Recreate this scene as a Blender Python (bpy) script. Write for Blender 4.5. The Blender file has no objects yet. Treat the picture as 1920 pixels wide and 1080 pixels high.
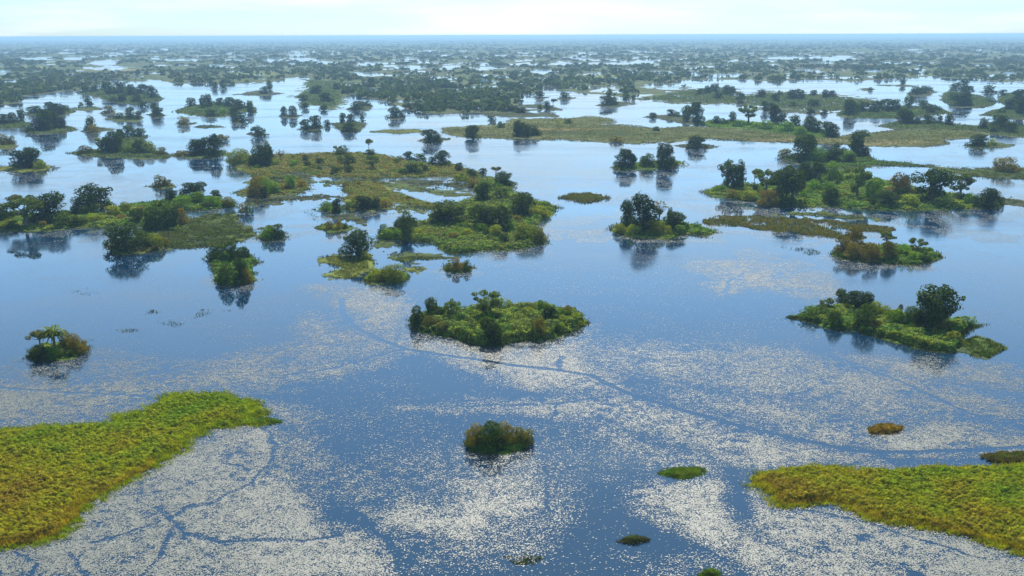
import bpy, math, random
import numpy as np
from mathutils import Vector, Matrix, Euler

rng = np.random.default_rng(7)
random.seed(7)
SC = bpy.context.scene
COL = SC.collection

# ------------------------------------------------------------------ camera
CAM_H = 115.0
FPX = 1884.0                       # focal length in pixels of a 1920 wide picture
PITCH = math.radians(14.13)
ROLL = 0.0031
cam_data = bpy.data.cameras.new('camera')
cam = bpy.data.objects.new('camera', cam_data)
COL.objects.link(cam)
cam.location = (0, 0, CAM_H)
cam.rotation_euler = (math.pi / 2 - PITCH, ROLL, 0)
cam_data.sensor_width = 36.0
cam_data.lens = 36.0 * FPX / 1920.0
cam_data.clip_start = 1.0
cam_data.clip_end = 200000.0
SC.camera = cam

# ------------------------------------------------------------------ sky and sun
SUN_EL = math.radians(46)
SUN_AZ = math.radians(4)          # clockwise from the direction of view
world = bpy.data.worlds.new('World')
SC.world = world
world.use_nodes = True
wt = world.node_tree
for n in list(wt.nodes):
    wt.nodes.remove(n)
w_out = wt.nodes.new('ShaderNodeOutputWorld')
w_bg = wt.nodes.new('ShaderNodeBackground')
w_sky = wt.nodes.new('ShaderNodeTexSky')
w_sky.sky_type = 'NISHITA'
w_sky.sun_disc = False
w_sky.sun_elevation = SUN_EL
w_sky.sun_rotation = SUN_AZ
w_sky.altitude = 900
w_sky.air_density = 1.0
w_sky.dust_density = 0.6
w_sky.ozone_density = 2.0
w_bg.inputs['Strength'].default_value = 0.115
# low white cloud banks over the horizon, thinning upward
w_tc = wt.nodes.new('ShaderNodeTexCoord')
w_sep = wt.nodes.new('ShaderNodeSeparateXYZ')
w_map = wt.nodes.new('ShaderNodeMapping')
w_map.inputs['Scale'].default_value = (3.0, 3.0, 22.0)
w_noise = wt.nodes.new('ShaderNodeTexNoise')
w_noise.inputs['Scale'].default_value = 1.6
w_noise.inputs['Detail'].default_value = 6
w_ramp = wt.nodes.new('ShaderNodeMapRange')
w_ramp.inputs['From Min'].default_value = 0.46
w_ramp.inputs['From Max'].default_value = 0.70
w_fall = wt.nodes.new('ShaderNodeMapRange')
w_fall.inputs['From Min'].default_value = 0.02
w_fall.inputs['From Max'].default_value = 0.34
w_fall.inputs['To Min'].default_value = 1.0
w_fall.inputs['To Max'].default_value = 0.10
w_mul = wt.nodes.new('ShaderNodeMath'); w_mul.operation = 'MULTIPLY'
w_mix = wt.nodes.new('ShaderNodeMixRGB')
w_mix.inputs['Color2'].default_value = (5.4, 4.9, 4.9, 1)
L = wt.links.new
L(w_tc.outputs['Generated'], w_map.inputs['Vector'])
L(w_map.outputs['Vector'], w_noise.inputs['Vector'])
L(w_tc.outputs['Generated'], w_sep.inputs[0])
L(w_sep.outputs['Z'], w_fall.inputs['Value'])
L(w_noise.outputs['Fac'], w_ramp.inputs['Value'])
L(w_ramp.outputs[0], w_mul.inputs[0]); L(w_fall.outputs[0], w_mul.inputs[1])
L(w_mul.outputs[0], w_mix.inputs['Fac'])
w_low = wt.nodes.new('ShaderNodeMapRange')                # the lowest air dims the sky a little
w_low.inputs['From Min'].default_value = 0.02
w_low.inputs['From Max'].default_value = 0.17
w_low.inputs['To Min'].default_value = 1.0
w_low.inputs['To Max'].default_value = 0.0
w_dim = wt.nodes.new('ShaderNodeMixRGB'); w_dim.blend_type = 'MULTIPLY'
w_dim.inputs['Color2'].default_value = (0.39, 0.44, 0.58, 1)
L(w_sep.outputs['Z'], w_low.inputs['Value']); L(w_low.outputs[0], w_dim.inputs['Fac'])
L(w_sky.outputs[0], w_dim.inputs['Color1'])
L(w_dim.outputs[0], w_mix.inputs['Color1'])
w_tone = wt.nodes.new('ShaderNodeMixRGB'); w_tone.blend_type = 'MULTIPLY'
w_tone.inputs['Fac'].default_value = 1.0
w_tone.inputs['Color2'].default_value = (0.94, 1.13, 1.18, 1)
L(w_mix.outputs[0], w_tone.inputs['Color1'])
L(w_tone.outputs[0], w_bg.inputs['Color'])
L(w_bg.outputs[0], w_out.inputs['Surface'])

sun_data = bpy.data.lights.new('sun', 'SUN')
sun_data.energy = 5.0
sun_data.angle = math.radians(0.53)
sun_data.color = (1.0, 0.94, 0.84)
sun = bpy.data.objects.new('sun', sun_data)
COL.objects.link(sun)
sdir = Vector((math.sin(SUN_AZ) * math.cos(SUN_EL), math.cos(SUN_AZ) * math.cos(SUN_EL), math.sin(SUN_EL)))
sun.rotation_euler = (-sdir).to_track_quat('-Z', 'Y').to_euler()
sun.location = (0, 300, 400)

vs = SC.view_settings
vs.view_transform = 'Standard'
vs.look = 'None'
vs.exposure = 0.9
vs.gamma = 1.0
vs.use_curve_mapping = False
SC.cycles.use_denoising = True
SC.cycles.max_bounces = 6
SC.cycles.diffuse_bounces = 2
SC.cycles.glossy_bounces = 3
SC.cycles.transmission_bounces = 2
SC.cycles.volume_bounces = 1
SC.cycles.sample_clamp_indirect = 6.0
SC.cycles.caustics_reflective = False
SC.cycles.caustics_refractive = False

# ------------------------------------------------------------------ picture <-> ground
ROT = np.array(Euler((math.pi / 2 - PITCH, ROLL, 0)).to_matrix())

def ground(u, v, z=0.0):
    u = np.asarray(u, float); v = np.asarray(v, float)
    d = np.stack([(u - 960) / FPX, (540 - v) / FPX, -np.ones_like(u + v)], -1) @ ROT.T
    t = (z - CAM_H) / d[..., 2]
    return np.stack([d[..., 0] * t, d[..., 1] * t], -1)

def horizon(u):
    a = (np.asarray(u, float) - 960) / FPX
    return 540 - FPX * (ROT[2, 2] - ROT[2, 0] * a) / ROT[2, 1]

def pix(x, y, z=0.0):
    p = np.stack([np.asarray(x, float), np.asarray(y, float), np.zeros_like(np.asarray(x, float)) + z - CAM_H], -1)
    c = p @ ROT
    w = -c[..., 2]
    return 960 + FPX * c[..., 0] / w, 540 - FPX * c[..., 1] / w

def slant(x, y):
    return np.sqrt(np.asarray(x) ** 2 + np.asarray(y) ** 2 + CAM_H ** 2)

# ------------------------------------------------------------------ small noise toolkit (numpy)
_perm = np.random.default_rng(3).permutation(4096)
_vals = np.random.default_rng(4).random(4096)

def vnoise(x, y, seed=0):
    x = np.asarray(x, float) + seed * 17.31; y = np.asarray(y, float) + seed * 9.77
    xi = np.floor(x).astype(np.int64); yi = np.floor(y).astype(np.int64)
    fx = x - xi; fy = y - yi
    fx = fx * fx * (3 - 2 * fx); fy = fy * fy * (3 - 2 * fy)
    def h(a, b):
        return _vals[_perm[(_perm[a & 4095] + b) & 4095]]
    return ((h(xi, yi) * (1 - fx) + h(xi + 1, yi) * fx) * (1 - fy)
            + (h(xi, yi + 1) * (1 - fx) + h(xi + 1, yi + 1) * fx) * fy)

def fbm(x, y, oct=4, seed=0):
    s = 0.0; a = 0.5; t = 0.0
    for k in range(oct):
        s = s + a * vnoise(x * 2 ** k, y * 2 ** k, seed + k * 3)
        t += a; a *= 0.55
    return s / t

def sd_poly(px, py, poly, vs=3.0):
    """signed distance in picture pixels (rows stretched by vs), positive inside"""
    P = np.array(poly, float); P = P * [1, vs]
    x = px; y = py * vs
    d2 = np.full(x.shape, 1e18); ins = np.zeros(x.shape, bool)
    n = len(P)
    for i in range(n):
        a = P[i]; b = P[(i + 1) % n]
        e = b - a
        wx = x - a[0]; wy = y - a[1]
        t = np.clip((wx * e[0] + wy * e[1]) / (e @ e + 1e-9), 0, 1)
        d2 = np.minimum(d2, (wx - t * e[0]) ** 2 + (wy - t * e[1]) ** 2)
        c = ((a[1] > y) != (b[1] > y))
        with np.errstate(divide='ignore', invalid='ignore'):
            xc = a[0] + (y - a[1]) * e[0] / (e[1] if abs(e[1]) > 1e-9 else 1e-9)
        ins ^= c & (x < xc)
    d = np.sqrt(d2)
    return np.where(ins, d, -d)

def ell(cx, cy, rx, ry, n=14):
    return [(cx + rx * math.cos(k * 2 * math.pi / n), cy + ry * math.sin(k * 2 * math.pi / n)) for k in range(n)]

# ------------------------------------------------------------------ mesh building
def mesh_from(name, verts, faces, mat=None, attrs=None, smooth=False):
    """faces: (N,k) int array, all of one size"""
    me = bpy.data.meshes.new(name)
    verts = np.asarray(verts, np.float32); faces = np.asarray(faces, np.int32)
    nf, k = faces.shape
    me.vertices.add(len(verts)); me.vertices.foreach_set('co', verts.ravel())
    me.loops.add(nf * k); me.loops.foreach_set('vertex_index', faces.ravel())
    me.polygons.add(nf)
    me.polygons.foreach_set('loop_start', np.arange(0, nf * k, k, dtype=np.int32))
    if smooth:
        me.polygons.foreach_set('use_smooth', np.ones(nf, bool))
    for an, av in (attrs or {}).items():
        av = np.asarray(av, np.float32)
        if av.ndim == 1:
            a = me.attributes.new(an, 'FLOAT', 'POINT'); a.data.foreach_set('value', av)
        else:
            a = me.attributes.new(an, 'FLOAT_COLOR', 'POINT')
            a.data.foreach_set('color', np.concatenate([av, np.ones((len(av), 1), np.float32)], 1).ravel())
    me.update(calc_edges=True)
    me.validate()
    if mat:
        me.materials.append(mat)
    return me

def obj(name, me, parent=None, loc=(0, 0, 0)):
    o = bpy.data.objects.new(name, me); COL.objects.link(o)
    o.location = loc
    if parent:
        o.parent = parent
    return o

def tag(o, label=None, cat=None, group=None, kind=None):
    if label: o['label'] = label
    if cat: o['category'] = cat
    if group: o['group'] = group
    if kind: o['kind'] = kind
    return o

def unit(v):
    return v / (np.linalg.norm(v, axis=-1, keepdims=True) + 1e-9)

def leaf_quads(c, nrm, s, asp=1.0, roll=None):
    """diamond shaped leaf clumps: centre c, facing nrm, half size s -> verts, faces"""
    n = len(c)
    r = rng.normal(size=(n, 3))
    t = unit(np.cross(nrm, r)); b = np.cross(nrm, t)
    s = np.broadcast_to(np.asarray(s, float), (n,))[:, None]
    j = rng.uniform(0.7, 1.3, (n, 4, 1))
    a = np.asarray(asp)
    v = np.stack([c + t * s * j[:, 0], c + b * s * a * j[:, 1], c - t * s * j[:, 2], c - b * s * a * j[:, 3]], 1)
    f = np.arange(n * 4).reshape(n, 4)
    return v.reshape(-1, 3), f

def tube(pts, rad, k=5):
    pts = np.array(pts, float); n = len(pts)
    V = []; F = []
    for i in range(n):
        d = pts[min(i + 1, n - 1)] - pts[max(i - 1, 0)]
        d = d / (np.linalg.norm(d) + 1e-9)
        a = np.cross(d, [0.3, 1, 0.1]); a /= np.linalg.norm(a) + 1e-9
        b = np.cross(d, a)
        for q in range(k):
            th = q * 2 * math.pi / k
            V.append(pts[i] + rad[i] * (a * math.cos(th) + b * math.sin(th)))
    for i in range(n - 1):
        for q in range(k):
            F.append((i * k + q, i * k + (q + 1) % k, (i + 1) * k + (q + 1) % k, (i + 1) * k + q))
    return np.array(V), np.array(F)

def join(parts):
    V = []; F = []; o = 0
    for v, f in parts:
        V.append(v); F.append(f + o); o += len(v)
    return np.concatenate(V), np.concatenate(F)

# ------------------------------------------------------------------ materials
def new_mat(name):
    m = bpy.data.materials.new(name); m.use_nodes = True
    nt = m.node_tree
    for n in list(nt.nodes): nt.nodes.remove(n)
    return m, nt, nt.nodes.new, nt.links.new

def foliage_mat(name, source, transl=0.34):
    """source: 'object' takes the thing's own colour, 'attr' the mesh's colour attribute"""
    m, nt, N, K = new_mat(name)
    out = N('ShaderNodeOutputMaterial')
    if source == 'object':
        ci = N('ShaderNodeObjectInfo'); csock = ci.outputs['Color']
    else:
        ci = N('ShaderNodeAttribute'); ci.attribute_name = 'tint'; csock = ci.outputs['Color']
    geo = N('ShaderNodeNewGeometry')
    nz = N('ShaderNodeTexNoise'); nz.inputs['Scale'].default_value = 0.55; nz.inputs['Detail'].default_value = 3
    K(geo.outputs['Position'], nz.inputs['Vector'])
    mr = N('ShaderNodeMapRange'); mr.inputs['From Min'].default_value = 0.3; mr.inputs['From Max'].default_value = 0.7
    mr.inputs['To Min'].default_value = 0.6; mr.inputs['To Max'].default_value = 1.5
    K(nz.outputs['Fac'], mr.inputs['Value'])
    ri = N('ShaderNodeMapRange'); ri.inputs['To Min'].default_value = 0.65; ri.inputs['To Max'].default_value = 1.4
    K(geo.outputs['Random Per Island'], ri.inputs['Value'])
    mm = N('ShaderNodeMath'); mm.operation = 'MULTIPLY'
    K(mr.outputs[0], mm.inputs[0]); K(ri.outputs[0], mm.inputs[1])
    vm = N('ShaderNodeVectorMath'); vm.operation = 'SCALE'
    K(csock, vm.inputs[0]); K(mm.outputs[0], vm.inputs['Scale'])
    df = N('ShaderNodeBsdfDiffuse'); K(vm.outputs[0], df.inputs['Color'])
    tr = N('ShaderNodeBsdfTranslucent')
    tc = N('ShaderNodeVectorMath'); tc.operation = 'MULTIPLY'; tc.inputs[1].default_value = (1.25, 1.2, 0.5)
    K(vm.outputs[0], tc.inputs[0]); K(tc.outputs[0], tr.inputs['Color'])
    mx = N('ShaderNodeMixShader'); mx.inputs[0].default_value = transl
    K(df.outputs[0], mx.inputs[1]); K(tr.outputs[0], mx.inputs[2])
    gl = N('ShaderNodeBsdfGlossy'); gl.inputs['Roughness'].default_value = 0.5
    gl.inputs['Color'].default_value = (0.9, 0.95, 1.0, 1)
    m2 = N('ShaderNodeMixShader'); m2.inputs[0].default_value = 0.004
    K(mx.outputs[0], m2.inputs[1]); K(gl.outputs[0], m2.inputs[2])
    K(m2.outputs[0], out.inputs['Surface'])
    return m

M_LEAF = foliage_mat('foliage', 'object')
M_SCRUB = foliage_mat('scrub_leaves', 'attr', 0.38)

def bark_mat():
    m, nt, N, K = new_mat('bark')
    out = N('ShaderNodeOutputMaterial'); p = N('ShaderNodeBsdfPrincipled')
    nz = N('ShaderNodeTexNoise'); nz.inputs['Scale'].default_value = 6
    cr = N('ShaderNodeValToRGB')
    cr.color_ramp.elements[0].color = (0.05, 0.04, 0.032, 1); cr.color_ramp.elements[1].color = (0.17, 0.15, 0.125, 1)
    K(nz.outputs['Fac'], cr.inputs[0]); K(cr.outputs[0], p.inputs['Base Color'])
    p.inputs['Roughness'].default_value = 0.9
    K(p.outputs[0], out.inputs['Surface'])
    return m
M_BARK = bark_mat()

def water_mat():
    m, nt, N, K = new_mat('water')
    out = N('ShaderNodeOutputMaterial'); p = N('ShaderNodeBsdfPrincipled')
    p.inputs['Base Color'].default_value = (0.001, 0.016, 0.038, 1)
    p.inputs['IOR'].default_value = 1.5
    p.inputs['Specular Tint'].default_value = (0.74, 0.98, 1.0, 1)
    geo = N('ShaderNodeNewGeometry')
    # wind ruffles: broad streaks change how rough the surface is
    mp = N('ShaderNodeMapping'); mp.inputs['Scale'].default_value = (0.0032, 0.011, 1); mp.inputs['Rotation'].default_value = (0, 0, 0.25)
    K(geo.outputs['Position'], mp.inputs['Vector'])
    st = N('ShaderNodeTexNoise'); st.inputs['Scale'].default_value = 1.0; st.inputs['Detail'].default_value = 5; st.inputs['Roughness'].default_value = 0.6
    K(mp.outputs[0], st.inputs['Vector'])
    sr = N('ShaderNodeMapRange'); sr.inputs['From Min'].default_value = 0.42; sr.inputs['From Max'].default_value = 0.66
    sr.inputs['To Min'].default_value = 0.02; sr.inputs['To Max'].default_value = 0.2
    K(st.outputs['Fac'], sr.inputs['Value']); K(sr.outputs[0], p.inputs['Roughness'])
    rp = N('ShaderNodeTexNoise'); rp.inputs['Scale'].default_value = 0.7; rp.inputs['Detail'].default_value = 3
    K(geo.outputs['Position'], rp.inputs['Vector'])
    bp = N('ShaderNodeBump'); bp.inputs['Distance'].default_value = 0.03
    bs = N('ShaderNodeMapRange'); bs.inputs['From Min'].default_value = 0.42; bs.inputs['From Max'].default_value = 0.66
    bs.inputs['To Min'].default_value = 0.12; bs.inputs['To Max'].default_value = 0.5
    K(st.outputs['Fac'], bs.inputs['Value']); K(bs.outputs[0], bp.inputs['Strength'])
    K(rp.outputs['Fac'], bp.inputs['Height']); K(bp.outputs[0], p.inputs['Normal'])
    K(p.outputs[0], out.inputs['Surface'])
    return m
M_WATER = water_mat()

def ground_mat():
    m, nt, N, K = new_mat('marsh_ground')
    out = N('ShaderNodeOutputMaterial'); p = N('ShaderNodeBsdfPrincipled')
    at = N('ShaderNodeAttribute'); at.attribute_name = 'tint'
    geo = N('ShaderNodeNewGeometry')
    n1 = N('ShaderNodeTexNoise'); n1.inputs['Scale'].default_value = 0.02; n1.inputs['Detail'].default_value = 8; n1.inputs['Roughness'].default_value = 0.65
    K(geo.outputs['Position'], n1.inputs['Vector'])
    mr = N('ShaderNodeMapRange'); mr.inputs['From Min'].default_value = 0.3; mr.inputs['From Max'].default_value = 0.7
    mr.inputs['To Min'].default_value = 0.5; mr.inputs['To Max'].default_value = 1.5
    K(n1.outputs['Fac'], mr.inputs['Value'])
    vm = N('ShaderNodeVectorMath'); vm.operation = 'SCALE'
    K(at.outputs['Color'], vm.inputs[0]); K(mr.outputs[0], vm.inputs['Scale'])
    K(vm.outputs[0], p.inputs['Base Color'])
    p.inputs['Roughness'].default_value = 1.0
    p.inputs['Specular IOR Level'].default_value = 0.05
    n2 = N('ShaderNodeTexNoise'); n2.inputs['Scale'].default_value = 0.9; n2.inputs['Detail'].default_value = 4
    K(geo.outputs['Position'], n2.inputs['Vector'])
    bp = N('ShaderNodeBump'); bp.inputs['Strength'].default_value = 0.8; bp.inputs['Distance'].default_value = 0.4
    K(n2.outputs['Fac'], bp.inputs['Height']); K(bp.outputs[0], p.inputs['Normal'])
    K(p.outputs[0], out.inputs['Surface'])
    return m
M_GROUND = ground_mat()

def pad_mat():
    m, nt, N, K = new_mat('lily_leaf')
    out = N('ShaderNodeOutputMaterial'); p = N('ShaderNodeBsdfPrincipled')
    geo = N('ShaderNodeNewGeometry')
    cr = N('ShaderNodeValToRGB')
    cr.color_ramp.elements[0].color = (0.06, 0.08, 0.06, 1); cr.color_ramp.elements[1].color = (0.17, 0.165, 0.13, 1)
    K(geo.outputs['Random Per Island'], cr.inputs[0]); K(cr.outputs[0], p.inputs['Base Color'])
    p.inputs['Roughness'].default_value = 0.54
    p.inputs['IOR'].default_value = 1.5
    p.inputs['Specular IOR Level'].default_value = 0.38
    K(p.outputs[0], out.inputs['Surface'])
    return m
M_PAD = pad_mat()

def haze_mat():
    m, nt, N, K = new_mat('haze')
    out = N('ShaderNodeOutputMaterial'); v = N('ShaderNodeVolumePrincipled')
    v.inputs['Color'].default_value = (0.31, 0.51, 0.71, 1)
    v.inputs['Density'].default_value = 0.000072
    v.inputs['Anisotropy'].default_value = 0.2
    K(v.outputs[0], out.inputs['Volume'])
    return m
M_HAZE = haze_mat()
# ================================================================== the place, traced
# Every entry: phrase for labels, outline of its ground (picture pixels of the 1920 wide photograph,
# turned into metres on the ground by ground()), plants (x, y of the foot, height, width in pixels, kind),
# undergrowth (height in metres, palette) or None, ground palette.
# kinds: R round dark tree, T tree on a bare trunk, O open airy tree, B dense bush, Y yellow green bush,
#        N brownish bush, G bright green bush, S slender upright tree, F flat topped tree, P palm, D bare tree
GREEN = [(0.075, 0.135, 0.012), (0.05, 0.10, 0.012), (0.13, 0.16, 0.016), (0.035, 0.065, 0.012)]
OCHRE = [(0.125, 0.115, 0.02), (0.085, 0.115, 0.016), (0.13, 0.095, 0.024), (0.05, 0.085, 0.013), (0.07, 0.11, 0.014)]
DARK = [(0.035, 0.06, 0.014), (0.05, 0.075, 0.018), (0.03, 0.05, 0.014)]
BROWN = [(0.09, 0.07, 0.03), (0.06, 0.065, 0.02), (0.05, 0.05, 0.02)]
G_GREEN = (0.060, 0.105, 0.016); G_MARSH = (0.050, 0.070, 0.018); G_TAN = (0.16, 0.135, 0.055)
G_DARK = (0.038, 0.048, 0.020); G_YEL = (0.095, 0.115, 0.022)

I = []
def isle(phrase, poly, plants, under=None, soil=G_GREEN, grass=1.0):
    I.append(dict(phrase=phrase, poly=poly, plants=plants, under=under, soil=soil, grass=grass))

isle('the leafy island at the picture centre',
     [(770, 610), (785, 624), (815, 629), (850, 633), (872, 643), (902, 649), (940, 649), (965, 641), (1010, 639), (1042, 634), (1075, 620), (1098, 607), (1088, 590), (1060, 580), (1000, 574), (930, 577), (860, 584), (800, 592), (772, 600)],
     [(782, 614, 42, 26, 'S'), (809, 598, 42, 24, 'S'), (827, 604, 27, 27, 'R'), (848, 604, 44, 28, 'O'), (911, 604, 60, 54, 'O'), (920, 648, 50, 44, 'R'),
      (1011, 635, 40, 30, 'N'), (804, 619, 26, 28, 'N'), (832, 625, 20, 30, 'N'), (878, 642, 20, 22, 'B'), (1017, 592, 28, 26, 'G'), (980, 584, 15, 9, 'S'),
      (1062, 598, 24, 28, 'N'), (1055, 613, 22, 26, 'Y'), (1080, 612, 22, 28, 'Y'), (985, 606, 24, 26, 'B'), (945, 628, 18, 24, 'N'), (965, 632, 20, 30, 'N'), (1040, 628, 20, 28, 'B'), (880, 600, 22, 26, 'G')],
     (2.6, GREEN + OCHRE[:1]), G_GREEN)
isle('the long island near the right edge',
     [(1478, 596), (1520, 603), (1550, 615), (1600, 622), (1650, 632), (1700, 648), (1745, 659), (1785, 661), (1802, 650), (1795, 634), (1812, 618), (1840, 608), (1800, 604), (1760, 600), (1700, 592), (1620, 578), (1560, 577), (1520, 588)],
     [(1578, 574, 30, 26, 'R'), (1602, 588, 40, 38, 'R'), (1624, 584, 34, 28, 'R'), (1552, 586, 26, 28, 'O'), (1565, 614, 30, 32, 'B'), (1624, 618, 44, 44, 'B'),
      (1648, 598, 28, 38, 'Y'), (1676, 613, 32, 34, 'G'), (1702, 618, 42, 30, 'B'), (1722, 616, 36, 28, 'R'), (1688, 586, 16, 9, 'S'), (1755, 618, 78, 66, 'T'),
      (1750, 627, 44, 48, 'R'), (1765, 634, 26, 42, 'N'), (1787, 644, 20, 32, 'Y'), (1640, 622, 20, 22, 'N')],
     (2.2, GREEN), G_GREEN)
isle('the dark islet near the left edge',
     [(56, 671), (75, 678), (110, 677), (142, 669), (160, 660), (165, 650), (140, 643), (90, 648), (60, 657)],
     [(74, 677, 26, 32, 'R'), (96, 673, 21, 32, 'G'), (143, 664, 32, 42, 'N'), (126, 658, 33, 32, 'N'), (105, 664, 46, 26, 'P'), (77, 662, 40, 36, 'F')],
     (1.6, GREEN), G_GREEN)
isle('the round islet low in the middle',
     [(876, 836), (884, 846), (906, 851), (946, 851), (976, 846), (995, 838), (990, 826), (960, 818), (900, 818), (880, 826)],
     [(893, 839, 44, 40, 'N'), (922, 847, 53, 56, 'B'), (944, 838, 46, 36, 'N'), (980, 836, 33, 38, 'N')],
     (0.7, GREEN[:2]), (0.075, 0.14, 0.014))
isle('the twin bush islet left of the middle',
     [(390, 486), (402, 502), (404, 526), (415, 534), (450, 536), (480, 526), (471, 506), (480, 490), (465, 477), (430, 472), (400, 474)],
     [(405, 488, 30, 30, 'B'), (431, 491, 36, 38, 'B'), (456, 489, 26, 28, 'B'), (424, 533, 40, 38, 'B'), (451, 531, 46, 28, 'R'), (464, 531, 28, 22, 'N')],
     (1.2, GREEN[:3]), G_GREEN)
isle('the point with the big dark tree at left',
     [(204, 468), (213, 477), (260, 475), (300, 469), (316, 456), (300, 445), (260, 446), (212, 452)],
     [(236, 474, 50, 62, 'R'), (270, 464, 30, 28, 'B'), (288, 467, 26, 34, 'Y'), (304, 462, 20, 22, 'N')],
     (1.6, OCHRE), G_YEL)
isle('the wooded left bank',
     [(-80, 425), (0, 433), (60, 433), (120, 429), (200, 425), (258, 421), (300, 432), (340, 436), (330, 418), (300, 410), (270, 412), (228, 410), (190, 400), (160, 396), (120, 398), (40, 402), (-80, 400)],
     [(50, 427, 54, 54, 'O'), (95, 420, 52, 56, 'R'), (27, 402, 34, 30, 'F'), (4, 418, 32, 26, 'B'), (125, 426, 24, 40, 'B'), (148, 424, 18, 26, 'B'), (174, 400, 48, 66, 'R'), (204, 396, 24, 20, 'G'),
      (160, 404, 18, 24, 'Y'), (178, 402, 20, 24, 'Y'), (172, 419, 17, 30, 'Y'), (187, 418, 14, 18, 'Y'), (-25, 424, 34, 40, 'R'),
      (301, 431, 48, 60, 'B'), (320, 428, 36, 34, 'R'), (336, 422, 30, 36, 'N'), (284, 428, 22, 30, 'Y'), (15, 428, 16, 26, 'Y')],
     (1.3, GREEN), G_GREEN)
isle('the narrow ridge on the left lake',
     [(205, 404), (225, 388), (300, 378), (330, 370), (400, 372), (440, 380), (440, 388), (400, 393), (340, 397), (270, 404), (225, 408)],
     [(322, 380, 25, 22, 'R'), (346, 374, 20, 22, 'R'), (368, 370, 28, 38, 'T'), (407, 372, 15, 22, 'R'), (342, 387, 20, 42, 'G'), (335, 394, 16, 28, 'B'), (372, 385, 24, 34, 'G'), (400, 389, 20, 36, 'G'),
      (427, 387, 17, 28, 'N'), (386, 391, 12, 26, 'B'), (212, 404, 17, 28, 'Y'), (235, 400, 20, 24, 'Y'), (265, 402, 15, 20, 'N'), (228, 412, 10, 20, 'N')],
     (1.8, GREEN[:3]), G_GREEN)
isle('the wet marsh on the left lake',
     [(262, 432), (300, 424), (345, 412), (395, 402), (440, 400), (452, 412), (440, 418), (470, 430), (478, 440), (450, 452), (420, 458), (380, 463), (330, 466), (290, 462), (268, 448)],
     [(455, 402, 20, 18, 'N'), (468, 402, 20, 16, 'B')],
     None, G_MARSH)
isle('the small green islet beside the left marsh',
     [(484, 447), (500, 453), (528, 449), (535, 441), (520, 434), (490, 437)],
     [(503, 449, 24, 26, 'G'), (519, 448, 26, 28, 'B')], (0.8, GREEN), G_GREEN)
isle('the bushy marsh under the grassy island',
     [(446, 362), (465, 367), (500, 371), (560, 363), (580, 355), (575, 338), (540, 327), (500, 326), (476, 336), (462, 354)],
     [(480, 368, 36, 32, 'N'), (496, 362, 30, 30, 'G'), (512, 364, 22, 26, 'G'), (496, 370, 20, 18, 'R'), (545, 355, 25, 18, 'G'), (534, 357, 13, 24, 'N'), (566, 352, 13, 22, 'N'), (518, 363, 10, 16, 'B')],
     (0.8, OCHRE), G_MARSH)
isle('the grassy island of the left lake',
     [(428, 300), (450, 292), (520, 290), (560, 290), (625, 287), (700, 288), (750, 299), (780, 304), (850, 309), (872, 316), (900, 325), (900, 344), (880, 342), (850, 332), (800, 333), (760, 331), (700, 336), (660, 336), (620, 331), (585, 331), (560, 321), (520, 326), (475, 330), (445, 316)],
     [(450, 309, 28, 46, 'Y'), (492, 314, 40, 40, 'R'), (503, 310, 44, 20, 'S'), (478, 312, 22, 30, 'B'), (527, 302, 22, 16, 'D'), (549, 313, 14, 16, 'G'), (518, 312, 14, 18, 'Y'), (600, 309, 13, 18, 'R'),
      (641, 294, 20, 32, 'B'), (633, 290, 17, 14, 'F'), (692, 290, 30, 14, 'F'), (694, 294, 13, 22, 'R'), (628, 328, 15, 18, 'R'), (655, 327, 16, 22, 'R'), (647, 318, 28, 26, 'O'), (700, 318, 26, 28, 'O'),
      (767, 301, 17, 20, 'R'), (788, 301, 13, 24, 'B'), (750, 301, 9, 14, 'N'), (811, 311, 17, 16, 'R'), (831, 312, 30, 28, 'R'), (772, 326, 19, 30, 'R'), (756, 328, 12, 24, 'B'), (786, 328, 12, 20, 'B'),
      (864, 343, 18, 32, 'Y'), (884, 334, 17, 22, 'R')],
     (1.5, OCHRE), G_YEL)
isle('the main wooded island of the left lake',
     [(706, 448), (720, 432), (760, 426), (800, 416), (822, 396), (870, 379), (898, 370), (884, 350), (882, 342), (920, 334), (962, 344), (957, 360), (985, 369), (1010, 379), (1046, 390), (1036, 400), (1018, 410), (1000, 426), (1016, 441), (1022, 456), (1000, 463), (960, 469), (900, 471), (850, 476), (830, 469), (815, 456), (780, 454), (750, 451)],
     [(763, 450, 56, 26, 'S'), (717, 440, 20, 18, 'B'), (726, 448, 18, 24, 'G'), (744, 447, 18, 26, 'G'), (843, 420, 42, 62, 'T'), (826, 422, 24, 30, 'R'), (908, 430, 48, 52, 'T'), (938, 438, 52, 50, 'R'),
      (908, 379, 36, 30, 'R'), (980, 408, 46, 50, 'R'), (1012, 408, 22, 44, 'Y'), (1022, 394, 16, 30, 'G'), (988, 455, 32, 58, 'Y'), (1012, 454, 26, 24, 'N'), (930, 448, 26, 30, 'Y'), (904, 441, 22, 28, 'G'),
      (938, 376, 26, 40, 'O'), (942, 350, 27, 40, 'R'), (930, 334, 22, 22, 'F'), (906, 328, 13, 16, 'R'), (886, 351, 15, 22, 'N'), (908, 351, 15, 26, 'G'), (956, 436, 24, 24, 'G'), (878, 445, 16, 26, 'Y'), (850, 450, 14, 26, 'N')],
     (1.9, GREEN + OCHRE[:2]), G_GREEN)
isle('the grass flat with one dark tree',
     [(605, 485), (635, 479), (690, 480), (700, 494), (688, 512), (650, 523), (616, 516), (642, 505), (614, 496)],
     [(672, 483, 50, 50, 'R'), (686, 487, 15, 22, 'Y')], None, G_YEL)
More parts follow.
